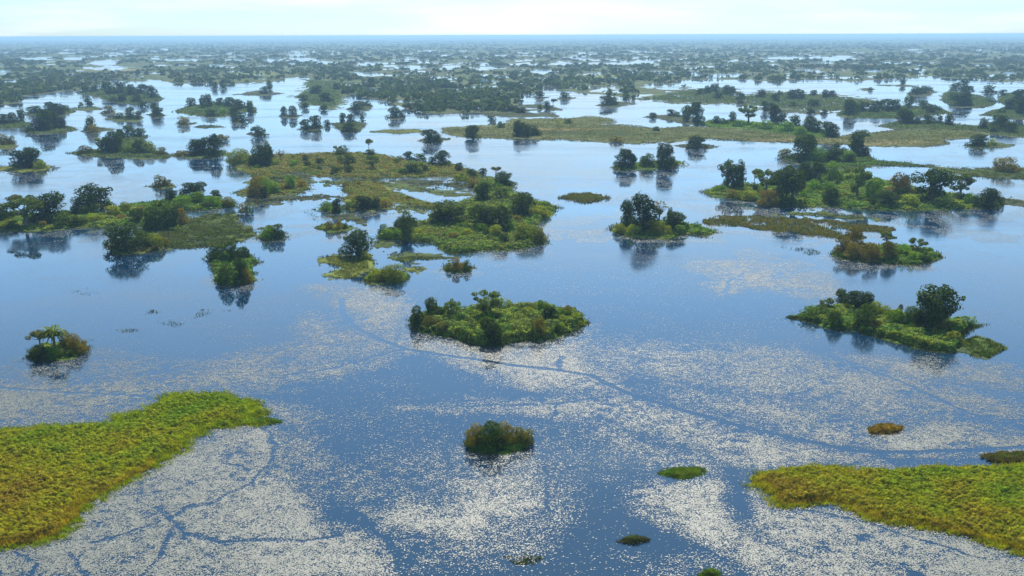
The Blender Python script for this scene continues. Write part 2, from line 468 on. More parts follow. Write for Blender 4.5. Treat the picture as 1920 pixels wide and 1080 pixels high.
isle('the yellow green islet below the dark tree',
     [(680, 522), (690, 531), (730, 534), (762, 526), (766, 513), (740, 506), (700, 511)],
     [(738, 528, 31, 46, 'Y'), (705, 526, 22, 40, 'Y'), (714, 529, 14, 18, 'N')], (0.8, OCHRE), G_GREEN)
isle('the small islet above the central island',
     [(832, 505), (850, 511), (880, 509), (889, 502), (870, 496), (840, 498)],
     [(857, 508, 25, 24, 'N'), (875, 508, 20, 18, 'B'), (842, 507, 15, 16, 'Y')], (0.6, OCHRE), G_GREEN)
isle('the small tufted islet left of the main island',
     [(596, 427), (620, 436), (650, 435), (666, 428), (640, 421), (610, 421)],
     [(619, 431, 18, 16, 'N'), (636, 431, 18, 12, 'N'), (647, 430, 12, 14, 'B'), (628, 433, 10, 12, 'Y')], (0.5, OCHRE), G_GREEN)
isle('the pair of low bushes by the marsh channel',
     [(594, 392), (615, 399), (640, 398), (643, 389), (620, 383)],
     [(612, 395, 18, 20, 'G'), (632, 398, 25, 16, 'R')], (0.6, GREEN), G_GREEN)
isle('the ochre meadow in the left lake',
     [(652, 349), (664, 341), (690, 340), (718, 345), (730, 356), (765, 371), (820, 384), (832, 391), (790, 389), (742, 380), (722, 391), (700, 396), (682, 393), (660, 397), (640, 392), (652, 380), (640, 372), (656, 364), (644, 357)],
     [(680, 393, 25, 34, 'R'), (696, 392, 18, 22, 'R'), (706, 392, 22, 14, 'R'), (655, 392, 14, 18, 'G'), (719, 389, 14, 20, 'N'), (648, 352, 12, 14, 'N')],
     (1.1, OCHRE), G_YEL)
isle('the two tree islet in mid water',
     [(1149, 315), (1170, 320), (1220, 319), (1256, 315), (1284, 307), (1262, 301), (1200, 304), (1160, 309)],
     [(1172, 316, 36, 34, 'R'), (1184, 315, 26, 18, 'R'), (1243, 315, 46, 40, 'R'), (1212, 314, 25, 26, 'B'), (1258, 312, 20, 18, 'R')], (0.7, GREEN), G_GREEN)
isle('the bare white tree islet',
     [(1147, 430), (1165, 441), (1200, 447), (1250, 449), (1285, 440), (1325, 444), (1343, 436), (1320, 426), (1290, 421), (1270, 414), (1180, 417), (1160, 423)],
     [(1177, 426, 50, 28, 'R'), (1206, 437, 72, 48, 'R'), (1236, 420, 44, 34, 'D'), (1264, 434, 36, 40, 'R'), (1256, 420, 32, 12, 'S'), (1163, 438, 18, 28, 'Y'), (1186, 441, 20, 24, 'Y'), (1228, 442, 28, 36, 'Y'), (1252, 441, 18, 16, 'Y')],
     (1.0, GREEN[:3]), G_YEL)
isle('the brown bush islet at right',
     [(1561, 478), (1580, 486), (1620, 491), (1660, 495), (1720, 497), (1746, 491), (1766, 482), (1750, 473), (1720, 466), (1680, 461), (1620, 461), (1575, 468)],
     [(1577, 478, 34, 28, 'N'), (1601, 472, 46, 36, 'N'), (1599, 486, 30, 34, 'N'), (1632, 491, 34, 40, 'N'), (1664, 489, 34, 32, 'N'), (1662, 460, 26, 26, 'O'), (1718, 475, 28, 28, 'O'), (1690, 483, 24, 28, 'G'), (1712, 491, 18, 28, 'G'), (1733, 491, 16, 22, 'B')],
     (1.6, GREEN), G_GREEN)
isle('the big wooded island at right',
     [(1321, 360), (1335, 369), (1365, 371), (1410, 379), (1450, 387), (1500, 387), (1560, 389), (1620, 393), (1700, 395), (1780, 394), (1850, 391), (1880, 386), (1880, 376), (1840, 372), (1760, 362), (1700, 350), (1640, 336), (1590, 322), (1480, 332), (1440, 345), (1370, 346), (1340, 353)],
     [(1364, 353, 52, 30, 'T'), (1387, 357, 54, 22, 'R'), (1414, 350, 34, 16, 'F'), (1436, 364, 46, 44, 'O'), (1456, 352, 32, 22, 'R'), (1484, 384, 68, 50, 'T'), (1480, 327, 17, 16, 'R'), (1508, 342, 36, 28, 'R'), (1532, 344, 38, 28, 'R'),
      (1563, 342, 36, 42, 'G'), (1606, 372, 58, 40, 'O'), (1372, 371, 16, 22, 'N'), (1387, 373, 15, 26, 'Y'), (1405, 376, 18, 28, 'Y'), (1440, 386, 28, 40, 'N'), (1470, 386, 18, 40, 'B'), (1558, 384, 30, 32, 'R'),
      (1525, 360, 22, 32, 'G'), (1552, 362, 20, 26, 'G'), (1640, 374, 38, 34, 'G'), (1686, 367, 38, 44, 'N'), (1697, 362, 32, 16, 'R'), (1660, 389, 28, 42, 'R'), (1743, 380, 60, 58, 'T'), (1703, 389, 22, 36, 'Y'),
      (1800, 372, 44, 36, 'O'), (1797, 378, 16, 26, 'B'), (1853, 391, 34, 34, 'R'), (1870, 384, 22, 22, 'B'), (1818, 384, 20, 24, 'G'), (1770, 388, 18, 40, 'Y'), (1836, 388, 22, 26, 'B'), (1350, 362, 14, 28, 'G')],
     (1.7, GREEN), G_GREEN)
isle('the grove behind the big right island',
     [(1459, 298), (1480, 304), (1520, 313), (1590, 317), (1650, 311), (1720, 313), (1745, 312), (1700, 307), (1640, 302), (1628, 292), (1570, 286), (1500, 289)],
     [(1508, 302, 48, 42, 'R'), (1522, 288, 32, 22, 'R'), (1473, 297, 17, 28, 'N'), (1532, 305, 27, 38, 'G'), (1560, 305, 26, 36, 'R'), (1568, 283, 14, 14, 'R'), (1604, 293, 44, 30, 'R'), (1620, 293, 18, 20, 'R'), (1590, 297, 15, 26, 'G')],
     (1.2, GREEN[:2] + DARK), G_DARK)
isle('the lone bush spit at the right edge',
     [(1740, 311), (1800, 318), (1860, 316), (1930, 316), (2000, 318), (2000, 336), (1920, 336), (1850, 334), (1800, 327)],
     [(1885, 323, 25, 38, 'N'), (1902, 321, 13, 18, 'N')], None, G_MARSH)
isle('the broad tan grass tongue',
     [(830, 240), (870, 238), (945, 233), (960, 223), (1075, 222), (1100, 219), (1145, 222), (1150, 230), (1130, 233), (1180, 236), (1230, 241), (1300, 238), (1400, 243), (1500, 252), (1560, 258), (1600, 252), (1680, 245), (1780, 242), (1860, 250), (1840, 258), (1772, 262), (1776, 270), (1740, 275), (1600, 273), (1500, 268), (1440, 266), (1340, 261), (1300, 261), (1260, 267), (1195, 269), (1130, 266), (1060, 262), (960, 261), (900, 258), (850, 255), (830, 248)],
     [(940, 240, 12, 18, 'B'), (1065, 232, 9, 18, 'B'), (1230, 246, 9, 16, 'B'), (1620, 256, 12, 20, 'B'), (887, 261, 26, 28, 'R'), (972, 256, 29, 26, 'R'), (986, 257, 24, 20, 'R'), (1002, 255, 20, 26, 'B'), (1155, 268, 11, 26, 'N')], None, (0.075, 0.085, 0.028), 0.9)
isle('the low grass bar in the far lake',
     [(697, 247), (730, 243), (780, 243), (796, 247), (745, 251)], [], None, G_YEL)
isle('the square bush islet by the grass tongue',
     [(786, 264), (800, 269), (826, 267), (842, 260), (810, 256)],
     [(806, 267, 24, 36, 'R'), (822, 266, 15, 14, 'B')], None, G_DARK)
isle('the tree line behind the grass tongue',
     [(1310, 233), (1330, 226), (1400, 228), (1500, 236), (1560, 245), (1572, 257), (1540, 261), (1480, 253), (1400, 243), (1338, 239)],
     [(1374, 230, 20, 17, 'R'), (1403, 233, 36, 34, 'O'), (1342, 233, 15, 16, 'R'), (1358, 234, 12, 18, 'B'), (1452, 233, 34, 26, 'R'), (1466, 232, 22, 18, 'R'), (1490, 237, 20, 22, 'R'), (1516, 248, 28, 30, 'R'), (1532, 250, 22, 24, 'R'), (1554, 257, 27, 30, 'R'), (1435, 243, 17, 34, 'G'), (1475, 247, 18, 30, 'G'), (1500, 254, 15, 26, 'G'), (1384, 238, 13, 26, 'G'), (1418, 240, 10, 22, 'G')],
     (0.9, GREEN[:2]), G_GREEN)
isle('the two tree point right of the far islets',
     [(1205, 220), (1240, 224), (1290, 233), (1318, 236), (1322, 230), (1290, 218), (1265, 214), (1230, 217)],
     [(1304, 234, 42, 28, 'R'), (1288, 228, 30, 18, 'S'), (1223, 221, 10, 16, 'R'), (1258, 218, 13, 18, 'R'), (1270, 219, 9, 14, 'B')], None, G_DARK)
isle('the round bush islet below the grass tongue',
     [(1268, 274), (1300, 280), (1330, 278), (1345, 275), (1322, 271), (1290, 271)],
     [(1305, 279, 24, 36, 'R')], None, G_DARK)
isle('the bush islet under the right grass tongue',
     [(1806, 273), (1840, 279), (1880, 277), (1898, 272), (1840, 268)],
     [(1832, 274, 20, 32, 'R'), (1860, 273, 11, 20, 'Y')], None, G_MARSH)
isle('the lone dark bush at the far left shore',
     [(-40, 320), (0, 319), (30, 323), (80, 322), (106, 315), (80, 310), (40, 309), (-20, 314)],
     [(40, 317, 31, 38, 'R'), (60, 315, 35, 30, 'R'), (76, 317, 15, 22, 'Y')], (0.4, OCHRE), G_YEL)
isle('the tall wooded islet at upper left',
     [(128, 287), (150, 291), (200, 295), (260, 298), (310, 297), (322, 290), (280, 284), (268, 262), (275, 255), (232, 258), (200, 278), (150, 284)],
     [(158, 289, 15, 24, 'N'), (191, 285, 26, 22, 'O'), (214, 287, 38, 30, 'R'), (240, 258, 21, 20, 'R'), (226, 270, 26, 18, 'R'), (262, 257, 15, 26, 'R'), (200, 285, 26, 22, 'R'), (262, 288, 24, 22, 'R'), (246, 287, 15, 26, 'G'), (282, 287, 21, 24, 'Y'), (302, 291, 14, 24, 'N')],
     (0.9, DARK + OCHRE[:1]), G_MARSH)
isle('the round grove right of the upper left islet',
     [(324, 290), (350, 296), (400, 296), (426, 290), (420, 282), (350, 285)],
     [(366, 292, 29, 30, 'R'), (384, 291, 31, 30, 'R'), (403, 293, 40, 24, 'R'), (418, 265, 12, 26, 'N'), (402, 266, 12, 16, 'B'), (340, 292, 9, 26, 'N')],
     (0.6, DARK), G_MARSH)
isle('the brown bush islet on the left lake',
     [(281, 350), (300, 355), (326, 350), (318, 345)],
     [(299, 351, 21, 24, 'N'), (314, 350, 13, 18, 'N')], None, G_MARSH)
# ---- far islets, upper left
isle('the reflecting islet at far left',
     [(36, 245), (60, 251), (120, 250), (146, 243), (120, 236), (70, 239)],
     [(72, 246, 22, 20, 'R'), (86, 245, 36, 28, 'R'), (102, 242, 30, 24, 'R'), (119, 241, 18, 14, 'R'), (58, 247, 12, 18, 'B')], (0.6, DARK), G_DARK)
isle('the left edge grove across the far lake',
     [(-40, 240), (0, 241), (30, 241), (59, 233), (40, 226), (-40, 224)],
     [(8, 233, 17, 26, 'R'), (24, 232, 19, 16, 'R'), (41, 229, 23, 16, 'R'), (-15, 234, 20, 26, 'R')], (0.8, DARK), G_DARK)
isle('the left edge bush on the far lake',
     [(-30, 278), (20, 280), (31, 273), (20, 267), (-30, 265)],
     [(8, 272, 18, 24, 'N'), (23, 271, 15, 14, 'N')], (0.5, OCHRE), G_MARSH)
isle('the dark grove above the reflecting islet',
     [(48, 215), (75, 218), (110, 219), (142, 208), (120, 203), (70, 206)],
     [(65, 213, 13, 26, 'R'), (95, 213, 20, 22, 'R'), (108, 216, 20, 22, 'R'), (122, 208, 10, 16, 'B')], (0.6, DARK), G_DARK)
isle('the slender tree islet at far left',
     [(152, 246), (175, 251), (191, 246), (212, 243), (178, 240)],
     [(171, 244, 24, 18, 'R'), (176, 248, 14, 20, 'N')], None, G_DARK)
isle('the flat islet with a single dark tree',
     [(130, 205), (160, 208), (192, 205), (180, 201), (150, 201)],
     [(168, 198, 13, 17, 'R'), (152, 199, 7, 9, 'B')], None, G_MARSH)
isle('the sloping bush islet left of centre far',
     [(193, 222), (225, 228), (258, 229), (274, 221), (250, 216)],
     [(245, 224, 22, 16, 'R'), (260, 224, 15, 16, 'R'), (224, 223, 11, 26, 'B')], None, G_MARSH)
isle('the cube shaped far bush', [(190, 213), (205, 216), (218, 212)], [(204, 213, 13, 22, 'N')], None, G_DARK)
isle('the upright far bush islet',
     [(272, 215), (295, 222), (310, 216), (295, 211)], [(291, 214, 20, 14, 'R'), (296, 219, 18, 20, 'R')], None, G_DARK)
isle('the long forested far islet',
     [(148, 174), (180, 181), (214, 193), (258, 196), (300, 188), (306, 184), (270, 173), (240, 163), (200, 166), (160, 169)],
     [(160, 174, 13, 18, 'R'), (178, 173, 12, 16, 'R'), (203, 178, 22, 22, 'R'), (224, 177, 22, 20, 'R'), (245, 180, 20, 20, 'R'), (266, 177, 18, 20, 'R'), (284, 184, 22, 24, 'R'), (230, 191, 14, 18, 'R'), (258, 192, 14, 16, 'R'), (212, 190, 9, 14, 'B'), (268, 201, 10, 16, 'R')],
     (1.4, DARK), G_DARK)
isle('the jagged grove islet in the far lake',
     [(322, 210), (345, 214), (390, 220), (420, 218), (445, 211), (478, 211), (478, 203), (450, 196), (400, 191), (350, 201)],
     [(358, 200, 16, 18, 'R'), (382, 203, 24, 13, 'S'), (393, 201, 23, 18, 'R'), (413, 198, 14, 14, 'R'), (431, 201, 18, 20, 'R'), (447, 205, 18, 24, 'R'), (395, 218, 12, 24, 'R'), (441, 214, 14, 18, 'R'), (470, 212, 19, 18, 'R'), (468, 198, 10, 11, 'S'), (420, 213, 10, 20, 'G')],
     (0.9, DARK + GREEN[:1]), G_MARSH)
isle('the small twin bush islet in the far lake',
     [(430, 226), (447, 232), (466, 227)], [(440, 228, 16, 14, 'R'), (454, 229, 13, 18, 'R')], None, G_DARK)
isle('the grey bush islet in the far lake', [(331, 232), (345, 237), (363, 231)], [(343, 234, 15, 22, 'N')], None, G_DARK)
isle('the sandbar of the far lake', [(360, 238), (385, 240), (418, 238), (400, 235)], [], None, G_DARK)
isle('the round dark islet in open far water', [(466, 251), (482, 259), (498, 252)], [(483, 256, 19, 26, 'R')], None, G_DARK)
isle('the gap toothed far islet', [(525, 218), (545, 223), (567, 216)], [(533, 218, 18, 13, 'R'), (549, 219, 20, 17, 'R')], None, G_DARK)
isle('the broad bush islet of the far lake', [(560, 243), (590, 247), (606, 238), (590, 234)], [(574, 243, 19, 22, 'R'), (592, 241, 24, 24, 'R'), (615, 236, 11, 15, 'R')], None, G_DARK)
isle('the double stepped islet near the far shore',
     [(624, 232), (640, 247), (668, 248), (686, 235), (670, 228)],
     [(643, 231, 19, 14, 'R'), (658, 230, 16, 16, 'R'), (679, 228, 11, 10, 'R'), (654, 247, 17, 26, 'R')], (0.5, DARK), G_DARK)
isle('the squat bush islet off the far shore', [(653, 205), (690, 208), (702, 196), (680, 194)], [(673, 206, 16, 28, 'R'), (688, 199, 10, 14, 'B')], None, G_DARK)
isle('the pointed bush islet off the far shore', [(723, 220), (740, 225), (762, 218)], [(741, 221, 20, 24, 'R'), (752, 220, 13, 14, 'R')], None, G_DARK)
isle('the spired far islet', [(438, 178), (500, 179), (532, 175), (480, 170)], [(498, 176, 14, 20, 'R'), (507, 168, 18, 12, 'S')], None, G_DARK)
isle('the notched far islet', [(385, 166), (405, 169), (430, 167)], [(403, 167, 12, 14, 'R'), (418, 167, 10, 14, 'R')], None, G_DARK)
isle('the wet flats of the middle far lake',
     [(575, 150), (640, 152), (640, 190), (625, 203), (600, 200), (575, 194), (555, 182), (575, 168)],
     [(568, 190, 13, 20, 'R'), (594, 176, 15, 22, 'R'), (612, 191, 17, 24, 'R'), (608, 207, 10, 16, 'R'), (571, 203, 11, 16, 'R'), (632, 168, 12, 16, 'R')], (0.6, DARK + GREEN[:1]), G_MARSH, 0.7)
# ---- far islets, middle and right
isle('the peaked bush islet in the bright water', [(1118, 197), (1145, 202), (1192, 195), (1160, 190)], [(1137, 198, 18, 28, 'R'), (1143, 190, 22, 14, 'R'), (1152, 197, 14, 18, 'B')], None, G_DARK)
isle('the low mound in the bright water', [(995, 184), (1015, 188), (1026, 182)], [(1011, 184, 13, 20, 'R')], None, G_DARK)
isle('the dome bush in the bright water', [(1045, 185), (1060, 188), (1078, 184)], [(1059, 185, 12, 24, 'R')], None, G_DARK)
isle('the flat topped tree spit in the bright water', [(955, 199), (1000, 202), (1052, 207), (1045, 202), (1010, 196)], [(1025, 205, 16, 16, 'R'), (1037, 203, 18, 15, 'F'), (1013, 204, 8, 12, 'B')], None, G_DARK)
isle('the mud strip below the far shore', [(900, 212), (960, 210), (1040, 213), (1045, 218), (970, 220), (910, 217)], [(977, 212, 11, 20, 'R'), (921, 230, 13, 16, 'R')], None, G_DARK)
isle('the striped marsh of the far lake',
     [(1190, 187), (1240, 178), (1280, 171), (1340, 163), (1380, 168), (1400, 180), (1440, 173), (1500, 177), (1560, 178), (1600, 184), (1650, 190), (1600, 206), (1560, 209), (1500, 206), (1440, 201), (1400, 196), (1300, 193), (1240, 189)],
     [(1312, 178, 12, 13, 'R'), (1326, 175, 14, 13, 'R'), (1341, 173, 16, 18, 'R'), (1362, 177, 17, 18, 'R'), (1374, 176, 14, 13, 'R'), (1346, 185, 12, 20, 'R'), (1388, 187, 13, 16, 'R'), (1388, 194, 8, 14, 'B'), (1428, 183, 15, 18, 'R'), (1453, 191, 15, 15, 'R'),
      (1485, 186, 17, 20, 'R'), (1498, 186, 18, 20, 'R'), (1525, 179, 10, 16, 'R'), (1548, 183, 14, 14, 'R'), (1560, 182, 12, 13, 'R'), (1487, 199, 8, 14, 'B'), (1525, 200, 13, 22, 'R'), (1462, 179, 9, 12, 'B'), (1174, 186, 11, 16, 'R'), (1187, 186, 9, 10, 'S')],
     (0.5, DARK), (0.052, 0.062, 0.022), 0.7)
isle('the double tree islet by the striped marsh', [(1412, 205), (1450, 211), (1530, 212), (1562, 215), (1530, 208), (1440, 204)], [(1434, 208, 18, 16, 'R'), (1446, 208, 15, 14, 'R'), (1520, 214, 11, 15, 'R'), (1545, 214, 9, 13, 'B')], None, G_DARK)
isle('the dense grove at far right',
     [(1566, 216), (1600, 221), (1680, 223), (1740, 216), (1786, 212), (1760, 203), (1700, 198), (1620, 205), (1580, 208)],
     [(1590, 216, 28, 22, 'R'), (1602, 213, 18, 18, 'R'), (1617, 210, 18, 22, 'R'), (1641, 211, 20, 20, 'R'), (1653, 206, 18, 16, 'R'), (1665, 209, 22, 22, 'R'), (1680, 207, 19, 20, 'R'), (1704, 202, 22, 18, 'S'), (1733, 206, 16, 18, 'R'), (1745, 212, 15, 20, 'R'), (1728, 198, 9, 14, 'B'), (1758, 208, 8, 14, 'B')],
     (0.8, DARK + GREEN[:1]), G_MARSH)
isle('the dark shrub bank at far right',
     [(1648, 236), (1690, 243), (1780, 243), (1862, 246), (1862, 239), (1800, 234), (1740, 226), (1690, 228)],
     [(1694, 232, 26, 30, 'R'), (1706, 230, 20, 16, 'R'), (1719, 233, 14, 15, 'R'), (1738, 233, 17, 16, 'R'), (1751, 232, 10, 10, 'B'), (1762, 232, 14, 10, 'R'), (1777, 235, 20, 18, 'R')], (0.6, DARK), G_DARK)
isle('the leaning grove islet at far right',
     [(1765, 189), (1795, 201), (1845, 202), (1872, 193), (1832, 178), (1780, 170), (1770, 176)],
     [(1792, 171, 14, 18, 'R'), (1806, 170, 20, 16, 'R'), (1812, 185, 22, 28, 'R'), (1788, 189, 14, 24, 'R'), (1803, 199, 22, 32, 'R'), (1816, 199, 14, 16, 'R'), (1858, 191, 8, 16, 'B')], (0.5, DARK), G_DARK)
isle('the dome bush islet at far right', [(1838, 173), (1855, 176), (1868, 172)], [(1853, 174, 12, 22, 'R')], None, G_DARK)
isle('the hummock islet at far right', [(1700, 178), (1730, 182), (1758, 172), (1722, 165)], [(1718, 178, 15, 20, 'R'), (1731, 176, 14, 16, 'R'), (1742, 171, 9, 14, 'B')], None, G_DARK)
isle('the thin spit with one bush at far right', [(1648, 160), (1690, 163), (1718, 162), (1690, 158)], [(1692, 160, 11, 13, 'R')], None, G_DARK)
isle('the low reef at far right', [(1608, 169), (1625, 171), (1640, 168), (1625, 166)], [(1632, 170, 6, 9, 'B')], None, G_DARK)
isle('the right edge grove of the far lake',
     [(1836, 216), (1900, 223), (1990, 224), (1990, 170), (1920, 172), (1880, 176), (1868, 190), (1890, 200), (1860, 208)],
     [(1880, 179, 10, 14, 'R'), (1896, 206, 18, 22, 'R'), (1913, 214, 28, 22, 'R'), (1912, 188, 18, 22, 'R'), (1878, 212, 8, 14, 'B'), (1940, 205, 22, 26, 'R')], (0.5, DARK), G_DARK)
isle('the shore grove under the right edge',
     [(1828, 240), (1860, 251), (1900, 257), (1990, 256), (1990, 238), (1920, 236), (1880, 228), (1850, 232)],
     [(1868, 238, 20, 22, 'R'), (1880, 244, 24, 22, 'R'), (1843, 242, 19, 15, 'R'), (1893, 249, 19, 22, 'R'), (1862, 248, 12, 18, 'B')], (0.6, DARK), G_DARK)

# low marsh strips, without plants of their own
STRIPS = [
    ([(720, 392), (760, 384), (800, 388), (832, 393), (800, 397), (750, 395)], G_MARSH),
    ([(590, 342), (640, 338), (700, 338), (760, 346), (830, 360), (900, 366), (895, 370), (820, 364), (760, 354), (690, 345), (620, 347)], G_MARSH),
    ([(500, 372), (560, 368), (620, 366), (635, 369), (560, 376), (480, 385), (455, 380), (470, 372)], G_DARK),
    ([(480, 325), (560, 322), (585, 332), (575, 342), (520, 335), (478, 338)], G_DARK),
    ([(730, 340), (800, 338), (870, 345), (895, 354), (850, 352), (780, 348)], G_DARK),
    ([(705, 452), (730, 448), (742, 454), (725, 462), (700, 462)], G_MARSH),
    ([(735, 484), (770, 478), (815, 478), (845, 484), (790, 490), (750, 492)], G_MARSH),
    ([(733, 478), (760, 474), (790, 476), (770, 481)], G_DARK),
    ([(766, 505), (780, 500), (796, 503), (790, 509), (772, 510)], G_YEL),
    ([(1796, 640), (1830, 632), (1862, 642), (1878, 655), (1850, 668), (1810, 662)], (0.055, 0.085, 0.02)),
    ([(610, 405), (650, 402), (685, 412), (680, 420), (650, 415), (625, 410)], G_DARK),
    ([(640, 150), (700, 146), (760, 148), (700, 153)], G_DARK),
    ([(1460, 400), (1520, 398), (1600, 404), (1640, 410), (1600, 412), (1530, 408)], G_MARSH),
    ([(488, 429), (505, 427), (520, 429), (505, 432)], G_DARK),
    ([(1820, 375), (1870, 372), (1935, 378), (1940, 386), (1880, 384)], G_DARK),
    ([(900, 207), (960, 204), (1000, 206), (960, 211), (915, 211)], G_DARK),
]
# reed meadows: emergent grass standing in the water; (outline, metres high, palette, density)
PONDS = [(577, 296, 16, 2), (612, 298, 8, 1.6), (610, 316, 26, 3), (575, 311, 18, 2.4), (655, 303, 10, 1.8), (520, 338, 14, 3), (548, 343, 8, 2), (540, 378, 12, 3), (385, 432, 30, 5), (395, 445, 9, 7), (415, 452, 18, 3.5), (330, 438, 14, 2.5), (350, 453, 14, 2.2), (245, 409, 30, 3), (285, 402, 12, 2.6), (720, 331, 16, 1.8), (806, 334, 22, 4), (930, 458, 8, 3.6), (1030, 247, 7, 1.1), (1225, 251, 8, 1.4), (655, 490, 16, 3), (625, 500, 20, 3), (700, 372, 14, 2)]
PATCHY = ['the wet marsh on the left lake', 'the wet flats of the middle far lake', 'the grass flat with one dark tree', 'the striped marsh of the far lake', 'the bushy marsh under the grassy island']
LATE_TINT = [(1500, 264, 150, 5, (0.15, 0.125, 0.055)), (1660, 267, 120, 6, (0.16, 0.13, 0.06)), (1540, 256, 60, 4, (0.19, 0.15, 0.08)), (1000, 230, 110, 4, (0.12, 0.13, 0.03)), (1040, 243, 130, 3.5, (0.15, 0.11, 0.04)), (910, 236, 60, 5, (0.11, 0.11, 0.035)), (1110, 252, 140, 5, (0.035, 0.06, 0.02)), (1330, 248, 110, 6, (0.07, 0.085, 0.03)), (1020, 258, 50, 2.2, (0.14, 0.14, 0.04)), (1730, 249, 110, 4, (0.085, 0.115, 0.035)), (745, 247, 50, 4, (0.085, 0.09, 0.035)),
    (1540, 366, 46, 3.5, (0.26, 0.20, 0.09)), (1448, 363, 20, 3, (0.26, 0.20, 0.09)), (1250, 238, 80, 4, (0.05, 0.07, 0.025))]
AUTO = {'the leafy island at the picture centre': (22, 'GBNYGRB'), 'the long island near the right edge': (14, 'GBNGB'), 'the wooded left bank': (16, 'GBYNR'), 'the narrow ridge on the left lake': (5, 'GGB'),
        'the grassy island of the left lake': (34, 'YBBGRBN'), 'the main wooded island of the left lake': (34, 'GBYNGRB'), 'the ochre meadow in the left lake': (5, 'NY'), 'the big wooded island at right': (52, 'GBYGRNRB'),
        'the brown bush islet at right': (6, 'GN'), 'the bare white tree islet': (5, 'GYB'), 'the grove behind the big right island': (9, 'GBR'), 'the twin bush islet left of the middle': (3, 'GB'),
        'the point with the big dark tree at left': (3, 'YN'), 'the tall wooded islet at upper left': (5, 'BN'), 'the two tree islet in mid water': (3, 'BG')}
SEDGE = [
    ([(1315, 412), (1340, 403), (1400, 403), (1460, 405), (1510, 410), (1560, 415), (1620, 419), (1680, 431), (1665, 441), (1640, 437), (1600, 434), (1640, 448), (1580, 449), (1530, 445), (1500, 440), (1440, 432), (1380, 425), (1330, 422)], 1.2, [(0.09, 0.105, 0.02), (0.105, 0.095, 0.028), (0.06, 0.085, 0.018)], 0.9),
    ([(1796, 640), (1830, 630), (1862, 640), (1882, 655), (1850, 670), (1806, 664)], 1.2, [(0.05, 0.085, 0.015), (0.07, 0.09, 0.02)], 0.55),
    ([(1840, 612), (1815, 604), (1795, 612), (1800, 622)], 1.0, [(0.06, 0.10, 0.012)], 0.8),
    ([(262, 432), (300, 424), (345, 412), (395, 402), (440, 400), (470, 430), (478, 440), (450, 452), (380, 463), (330, 466), (268, 448)], 0.9, [(0.06, 0.08, 0.016), (0.085, 0.08, 0.022)], 0.3),
    ([(1440, 455), (1480, 460), (1530, 470), (1565, 474), (1560, 480), (1510, 476), (1470, 466)], 0.7, [(0.035, 0.05, 0.018)], 0.22),
    ([(272, 590), (288, 582), (303, 588), (290, 594)], 0.8, [(0.055, 0.07, 0.026)], 0.24),
    ([(222, 618), (262, 616), (262, 624), (226, 622)], 0.6, [(0.055, 0.07, 0.026)], 0.16),
    ([(290, 600), (320, 596), (348, 606), (330, 616), (300, 608)], 0.6, [(0.055, 0.07, 0.026)], 0.10),
    ([(335, 600), (380, 582), (405, 580), (400, 588), (350, 602)], 0.6, [(0.055, 0.07, 0.026)], 0.12),
    ([(410, 582), (460, 574), (465, 580), (425, 586)], 0.5, [(0.055, 0.07, 0.026)], 0.10),
    ([(160, 640), (180, 634), (180, 646)], 0.5, [(0.055, 0.07, 0.026)], 0.12),
    ([(1500, 590), (1470, 592), (1476, 598), (1530, 610), (1560, 618), (1520, 600)], 0.7, [(0.045, 0.07, 0.018)], 0.5),
    ([(940, 1044), (985, 1034), (1030, 1046), (1000, 1060), (960, 1058)], 0.35, [(0.05, 0.07, 0.03)], 0.35),
    ([(130, 548), (160, 540), (190, 550), (160, 556)], 0.5, [(0.055, 0.07, 0.026)], 0.08),
    ([(560, 392), (620, 400), (690, 410), (660, 430), (600, 420), (560, 405)], 0.5, [(0.055, 0.07, 0.026)], 0.09),
    ([(640, 398), (700, 398), (740, 400), (700, 408), (655, 405)], 0.5, [(0.04, 0.06, 0.02)], 0.3),
    ([(600, 338), (700, 336), (800, 340), (900, 360), (820, 362), (700, 346), (610, 345)], 0.5, [(0.05, 0.065, 0.02)], 0.4),
    ([(1655, 405), (1690, 412), (1720, 425), (1690, 422), (1650, 412)], 0.5, [(0.055, 0.07, 0.026)], 0.08),
    ([(1080, 604), (1115, 600), (1105, 612), (1070, 626), (1062, 634), (1050, 636)], 0.8, [(0.05, 0.08, 0.02)], 0.45),
]
# single reed tussocks: (label, x, y, width px, depth px, height m, palette)
TUSSOCKS = [
    ('oval green reed clump alone in open water right of the main island', 1098, 372, 74, 14, 1.2, [(0.07, 0.085, 0.022), (0.09, 0.085, 0.03)]),
    ('small orange brown reed clump in pale lilies at lower right', 1658, 806, 48, 12, 1.0, [(0.20, 0.12, 0.02), (0.12, 0.10, 0.018)]),
    ('small bright green reed patch between lily beds below the middle', 1277, 886, 74, 16, 0.35, [(0.07, 0.14, 0.012), (0.09, 0.13, 0.014)]),
    ('tiny grey brown reed tuft near the bottom of the water', 1190, 1014, 40, 7, 0.5, [(0.09, 0.075, 0.04), (0.06, 0.08, 0.025)]),
    ('olive reed clump against the right edge above the reed bed', 1893, 858, 72, 13, 0.8, [(0.075, 0.085, 0.02), (0.11, 0.09, 0.03)]),
    ('little green reed tuft cut off by the bottom edge', 1332, 1077, 30, 7, 0.5, [(0.07, 0.12, 0.014)]),
    ('small round reed tuft off the tip of the left reed bed', 488, 776, 18, 6, 0.4, [(0.09, 0.12, 0.012)]),
    ('low curved green reed strip off the tip of the left reed bed', 497, 790, 46, 7, 0.35, [(0.07, 0.13, 0.012)]),
]
